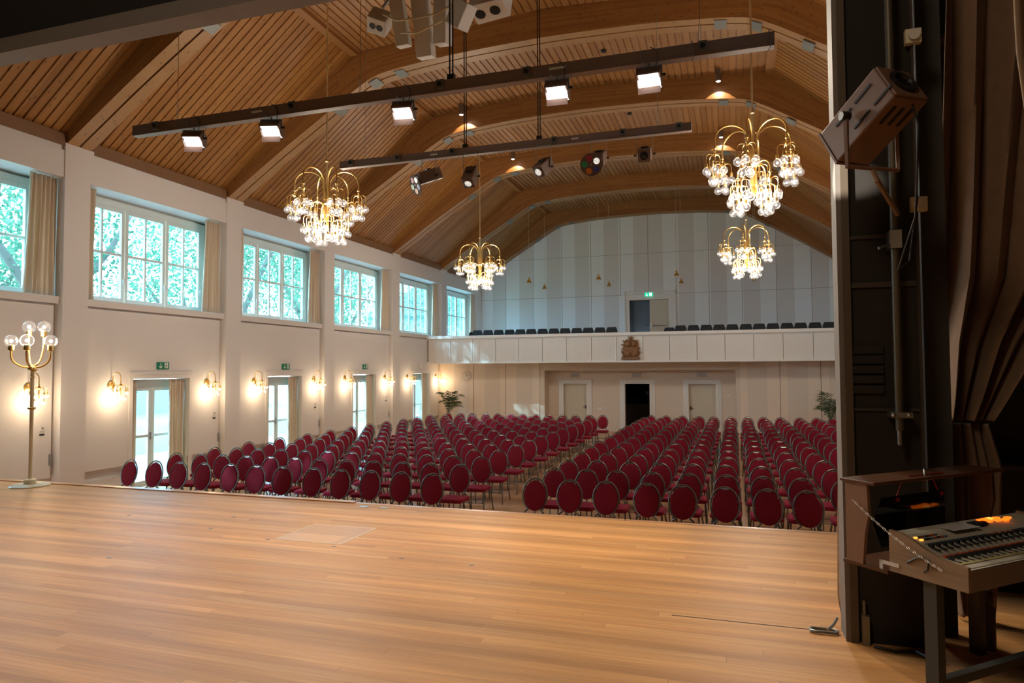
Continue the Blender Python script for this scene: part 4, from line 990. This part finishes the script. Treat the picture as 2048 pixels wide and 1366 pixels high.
# ------------------------------------------------------------------ potted palms
def palm(x, y, label, seed, sc=1):
    rnd = random.Random(seed); T = thing('potted_palm', label, 'plant', (x, y, 0))
    MB().lathe([(.14, 0), (.19, .35), (.20, .38), (.18, .38), (.17, .34)], 20).build('pot', pot, T, smooth=True)
    q = MB()
    for f in range(17):
        a = rnd.uniform(0, 2 * PI); h = rnd.uniform(.7, 1.2) * sc; reach = rnd.uniform(.15, .55) * sc; d = Vector((math.cos(a), math.sin(a), 0))
        pts = []
        for i in range(11):
            t_ = i / 10; pts.append(Vector((0, 0, .34)) + d * reach * (t_ ** 1.5) + Vector((0, 0, h * (1 - (1 - t_) ** 1.7) - .35 * t_ ** 3 * reach)))
        q.tube(pts, [.007 * (1 - .8 * i / 10) for i in range(11)], 5)
        for i in range(4, 11):
            t_ = (pts[min(10, i + 1)] - pts[i - 1]).normalized(); sd = t_.cross(Vector((0, 0, 1))).normalized()
            for s_ in (-1, 1):
                for jj in (0, .5):
                    b0 = pts[i] - t_ * jj * .05; ln = .26 * sc * math.sin(PI * (i - 3) / 9) + .05; dr = (t_ * .6 + sd * s_ * .8 + Vector((0, 0, -.35 + rnd.uniform(-.2, .2)))).normalized()
                    e = b0 + dr * ln; wv = t_ * .012; md = (b0 + e) / 2
                    q.add([b0, md + wv + Vector((0, 0, .01)), e, md - wv + Vector((0, 0, .01))], [(0, 1, 2, 3)])
    tag(q.build('fronds', leafm, T), kind='stuff')
palm(-10.75, 24.85, 'potted green palm in the rear corner beside the window wall', 3, 1.12)
palm(3.0, 24.85, 'potted green palm at the rear wall, half hidden by the portal', 9, 1.12)
# ------------------------------------------------------------------ added stage fill and side stage spotlight
lamp('stage_fill_light', 'POINT', (-2.2, -1.2, 7.4), FILL_E, (1, .80, .58), None, .8)  # unseen fill added to brighten the header and stage house
lamp('side_stage_light', 'SPOT', (-5.5, .5, 4.6), 7000, (1, .93, .82), None, .03, Vector((.595, 4.31, 3.54)) - Vector((-5.5, .5, 4.6)), spot_size=math.radians(1.7), spot_blend=.25)
# ------------------------------------------------------------------ big spotlight at the portal
BS = spot(.665, 3.715, 3.675, (-.52, .68, -.52), 'large tan stage spotlight clamped to the pipe beside the portal', None, True, L=.40, s=.105, yoke=False, group='portal spotlight', body=spotb2)
R = frame((-.52, .68, -.52))
q = MB(); q.obox(R @ Vector((0, -.205, 0)), (.10, .006, .10), R); q.build('rear_cap', spotb2, BS, bevel=.004)
MB().lathe([(.07, 0), (.072, .012), (.05, .014), (.045, .0)], 20, R @ Vector((0, -.212, 0)), R @ Matrix.Rotation(PI / 2, 3, 'X')).build('rear_opening', black, BS, smooth=True)
for sx in (-1, 1):
    q = MB()
    for k in range(4): q.obox(R @ Vector((sx * .107, -.12 + k * .07 - .04, (.05 if k % 2 else -.05))), (.003, .055, .006), R)
    q.build('side_slots', black, BS)
MB().obox(R @ Vector((0, .205, 0)), (.108, .006, .108), R).build('gel_frame', spotb2, BS)
c0, c1 = Vector((-.13, -.02, -.03)), Vector((.13, .10, -.03))
MB().tube([(-.125, -.08, 0), (-.125, -.08, -.25), (.125, .07, -.25), (.125, .07, 0)], .013, 4).build('yoke', spotb2, BS)
MB().tube([(-.15, -.09, 0), (-.11, -.07, 0)], .022, 10).build('knob', black, BS)
MB().tube([(0, 0, -.25), (.02, .02, -.30), (.19, .42, -.40)], .014, 6).build('support_arm', brownm, BS)
MB().tube([tuple(R @ Vector((.02, -.21, 0))), (.17, -.15, -.10), (.18, .0, -.5), (.16, .3, -.72), (.24, .42, -.66), (.30, .47, -.30)], .005, 6).build('power_cord', black, BS, smooth=True)
lamp('portal_spot_light', 'SPOT', tuple(R @ Vector((0, .235, 0))), 60, (1, .92, .8), BS, .03, (-.52, .68, -.52), spot_size=math.radians(38), spot_blend=.2)
# ------------------------------------------------------------------ lighting console with hood
TH = math.radians(42.5); K = thing('lighting_console', 'stage lighting console with oak side panel, faders and lit orange buttons', 'console', (.915, 3.336, ZS), TH)
W_ = .98
side = [(0, .60), (0, .705), (.05, .708), (.12, .715), (.18, .735), (.24, .765), (.30, .785), (.36, .79), (.36, .60)]
MB().prism(side, 0, 0, .018).build('side_panel', oakside, K)
MB().prism(side, 0, W_, W_ + .018).build('side_panel', oakside, K)
top = side[1:8]
q = MB()
for i in range(len(top) - 1):
    (ya, za), (yb, zb) = top[i], top[i + 1]; q.add([(.018, ya, za - .012), (W_, ya, za - .012), (W_, yb, zb - .012), (.018, yb, zb - .012)], [(0, 1, 2, 3)])
q.build('control_panel', beigep, K)
MB().box(.018, W_, .0, .36, .60, .63).box(.018, W_, .0, .02, .63, .69).box(.018, W_, .34, .36, .63, .775).build('case', brownm, K)
MB().box(.03, W_ - .01, .012, .05, .690, .697).build('front_ledge', beigep, K, bevel=.004)
MB().box(.03, W_ - .01, .055, .075, .698, .700).build('label_strip', yel, K)
def zt(y):
    for (a, za), (b_, zb) in zip(top[:-1], top[1:]):
        if a <= y <= b_: return za + (zb - za) * (y - a) / (b_ - a) - .012
    return .778
nf = 19
for rI, (yy, cap) in enumerate(((.115, knobr), (.205, knobb))):
    for k in range(nf):
        x = .07 + k * .045; z = zt(yy); q = MB()
        q.box(x - .008, x + .008, yy - .01, yy + .01, z, z + .016).box(x - .014, x + .014, yy + .017, yy + .034, z + .002, z + .012, 1).box(x - .0015, x + .0015, yy - .045, yy + .005, z - .008, z + .0008)
        q.build('fader', [knobd, cap], K)
q = MB()
for k in range(8): q.box(.05 + k * .02, .066 + k * .02, .265, .275, zt(.27), zt(.27) + .006, (0, 1, 2, 3, 1, 2, 2, 3)[k]).box(.06 + k * .024, .078 + k * .024, .245, .255, zt(.25), zt(.25) + .006, (0, 1, 1, 3, 2, 1, 2, 3)[k])
q.build('colour_buttons', [amber, knobd, knobr, knobb], K)
for k, (x, y, mt) in enumerate(((.63, .33, orange), (.67, .335, orange), (.71, .335, amber), (.66, .305, orange), (.72, .30, orange), (.76, .33, orange), (.77, .29, orange), (.60, .30, knobr), (.82, .31, orange))):
    MB().box(x - .017, x + .017, y - .01, y + .01, .772, .782).build('lit_button' if mt is not knobr else 'red_button', mt, K)
MB().box(.52, .60, .27, .33, .772, .780).build('black_block', knobd, K)
MB().box(.30, .50, .245, .345, .776, .7775).build('paper_sheet', paper, K)
# hood
MB().prism([(.46, .985), (.58, .985), (.58, .60), (.49, .60), (.475, .75), (.455, .83)], 0, -.015, .005).build('hood_side', mat('hood_wood', (.27, .145, .085), .45, var=.15, vscale=9), K)
MB().prism([(.46, .985), (.58, .985), (.58, .60), (.49, .60), (.475, .75), (.455, .83)], 0, .955, .975).build('hood_side', walnut, K)
MB().box(-.03, .99, .41, .60, .985, 1.0).build('hood_top', walnut, K, bevel=.004)
MB().box(-.015, .975, .36, .60, .585, .60).build('hood_shelf', walnut, K)
MB().box(-.004, -.001, .31, .41, .625, .642).box(-.004, -.001, .393, .41, .60, .642).build('corner_bracket', whitep, K)
q = MB().prism([(.14, .90), (.62, .905), (.62, .66), (.13, .66), (.07, .78)], 1, .500, .504); q.build('smoked_glass', darkg, K)
MB().tube([(.25, .502, .89), (.30, .50, .985)], .003, 5).tube([(.58, .502, .89), (.52, .50, .985)], .003, 5).tube([(.29, .46, 1.003), (.55, .46, 1.004)], .003, 5).ball((.25, .495, .885), .012, 8, 6).ball((.585, .495, .89), .012, 8, 6).build('red_string', redstr, K)
MB().tube(arc((.42, .47, 1.0), .045, PI, 0, 10, (.8, .6, 0), rz=.03), .004, 6).build('clip', steel, K)
for (x0, y0) in ((.03, .16), (W_ - .10, .16), (W_ - .10, .5)):
    MB().box(x0, x0 + .05, y0, y0 + .06, 0, .60).build('leg', deskleg, K)
MB().box(.08, W_ - .10, .17, .21, .12, .16).build('cross_bar', deskleg, K)
# chain and rubber strap on the side panel
a, b_ = Vector((-.022, .535, .90)), Vector((-.012, .105, .668)); q = MB(); N = 30
for k in range(N):
    c = a.lerp(b_, (k + .5) / N) + Vector((0, 0, -.02 * math.sin(PI * (k + .5) / N))); d = (b_ - a).normalized(); s_ = d.cross(Vector((1, 0, 0))).normalized() if k % 2 else Vector((1, 0, 0))
    q.tube([c + d * .0105 * math.cos(t_) + s_ * .0045 * math.sin(t_) for t_ in [i * PI / 4 for i in range(8)]], .0013, 5, closed=True)
q.build('chain', mat('bright_chain', (.8, .8, .78), .3, .6), K)
MB().tube([(-.005, .27, .66), (-.008, .21, .70), (-.008, .165, .695), (-.008, .17, .655), (-.006, .19, .64)], .0045, 6).build('rubber_strap', black, K, smooth=True)
# small things on the floor behind the console
tag(MB().lathe([(.035, 0), (.035, .22), (.02, .24), (.03, .25), (.03, .30), (.015, .32)], 14, (1.30, 4.42, ZS)).build('canister', mat('canister_brown', (.12, .08, .06), .5), smooth=True), 'small dark cylindrical canister on the floor behind the console leg', 'canister')
tag(MB().tube([(.70, 4.22, ZS + .02), (.8, 4.2, ZS + .012), (.9, 4.22, ZS + .02), (.97, 4.12, ZS + .012), (1.02, 4.15, ZS + .012)], .009, 6).build('floor_cable', black, smooth=True), 'black cable lying along the foot of the dark portal panel', 'cable')
tag(MB().box(.655, .69, 4.27, 4.315, ZS + .0, ZS + .16).box(.66, .672, 4.28, 4.30, ZS + .16, ZS + .24).build('floor_bolt', mat('bolt_tan', (.22, .19, .12), .5)), 'tan metal bolt at the foot of the portal panel', 'bolt')
# ------------------------------------------------------------------ outdoors
def crown_mesh(seed, rx, ry, rz, n):
    rnd = random.Random(seed); vs, fs = [], []
    blobs = [(rnd.uniform(-.7, .7) * rx, rnd.uniform(-.7, .7) * ry, rnd.uniform(-.8, .8) * rz, rnd.uniform(.35, .6)) for _ in range(26)]
    for k in range(n):
        bx, by_, bz, br = blobs[k % 26]
        while True:
            p = Vector((rnd.uniform(-1, 1), rnd.uniform(-1, 1), rnd.uniform(-1, 1)))
            if p.length < 1: break
        c = Vector((bx + p.x * rx * br, by_ + p.y * ry * br, bz + p.z * rz * br))
        a = Vector((rnd.uniform(-1, 1), rnd.uniform(-1, 1), rnd.uniform(-1, 1))).normalized(); b3 = a.cross(Vector((rnd.uniform(-1, 1), rnd.uniform(-1, 1), 1))).normalized()
        s_ = rnd.uniform(.05, .095); o = len(vs); vs += [c - a * s_, c + b3 * s_ * .55, c + a * s_, c - b3 * s_ * .55]; fs.append((o, o + 1, o + 2, o + 3))
    me = bpy.data.meshes.new('foliage'); me.from_pydata(vs, [], fs); me.materials.append(treem); return me
cm = [crown_mesh(s_, 3.0, 3.2, 3.9, 8500) for s_ in (1, 2, 3)]
TR = [(-18.0, 3.5, 7.6, 1.1, 1), (-17.5, 13.5, 7.0, 1.05, 0), (-17.0, 20.3, 7.6, 1.05, 1), (-17.0, 9.0, 8.4, .8, 2), (-18.5, 27.0, 7.4, 1.1, 2), (-21.5, 34.0, 7.0, 1.2, 0), (-24.0, 15.0, 5.6, 1.3, 1), (-24.5, 26.0, 6.0, 1.3, 0), (-27.0, 41.0, 7.0, 1.3, 2), (-20.0, 45.0, 7.5, 1.2, 1)]  # the tree nearest the stage, out of view, is added to block sun
for i, (x, y, z, s_, k) in enumerate(TR):
    T = thing('tree', 'leafy tree outside, %s from the stage beyond the high windows' % ORD[i], 'tree', (x, y, -.12), random.uniform(0, 6), group='trees outside the windows')
    MB().tube([(0, 0, 0), (.1, .1, z * .4), (.0, .3, z * .7), (.3, .2, z)], [.28 * s_, .2 * s_, .17 * s_, .08], 10).tube([(.0, .25, z * .6), (1.2, 1.0, z * .95), (1.9, 1.3, z * 1.15)], [.13, .09, .04], 8).tube([(.05, .2, z * .5), (-1.3, -.6, z * .85), (-1.8, -1.4, z * 1.1)], [.12, .08, .03], 8).build('trunk', bark, T, smooth=True)
    o = bpy.data.objects.new('foliage', cm[k]); COL.objects.link(o); o.parent = T; o.location = (0, 0, z + .12); o.scale = (s_, s_, s_); o['kind'] = 'stuff'
Hs = thing('building', 'pale blue-grey building with dark roof seen outside through the far windows', 'building', (-22, 52, -.12))
MB().box(-8, 4, 0, 10, 0, 7).build('facade', facade, Hs)
MB().prism([(-8.5, 7), (4.5, 7), (-2, 10)], 1, -.4, 10.4).build('roof', roofm, Hs)
Hs = thing('building', 'long low pale garden building outside behind the first garden door', 'building', (-34, 10, -.12))
MB().box(-4, 0, -14, 34, 0, 3.6).build('facade', facade, Hs)
MB().box(-4.3, .6, -14.4, 34.4, 3.6, 3.85).build('roof', roofm, Hs)
MB().box(-17.0, -12.15, 3, 40, -.14, -.09).build('ground_terrace', pave, kind='structure')
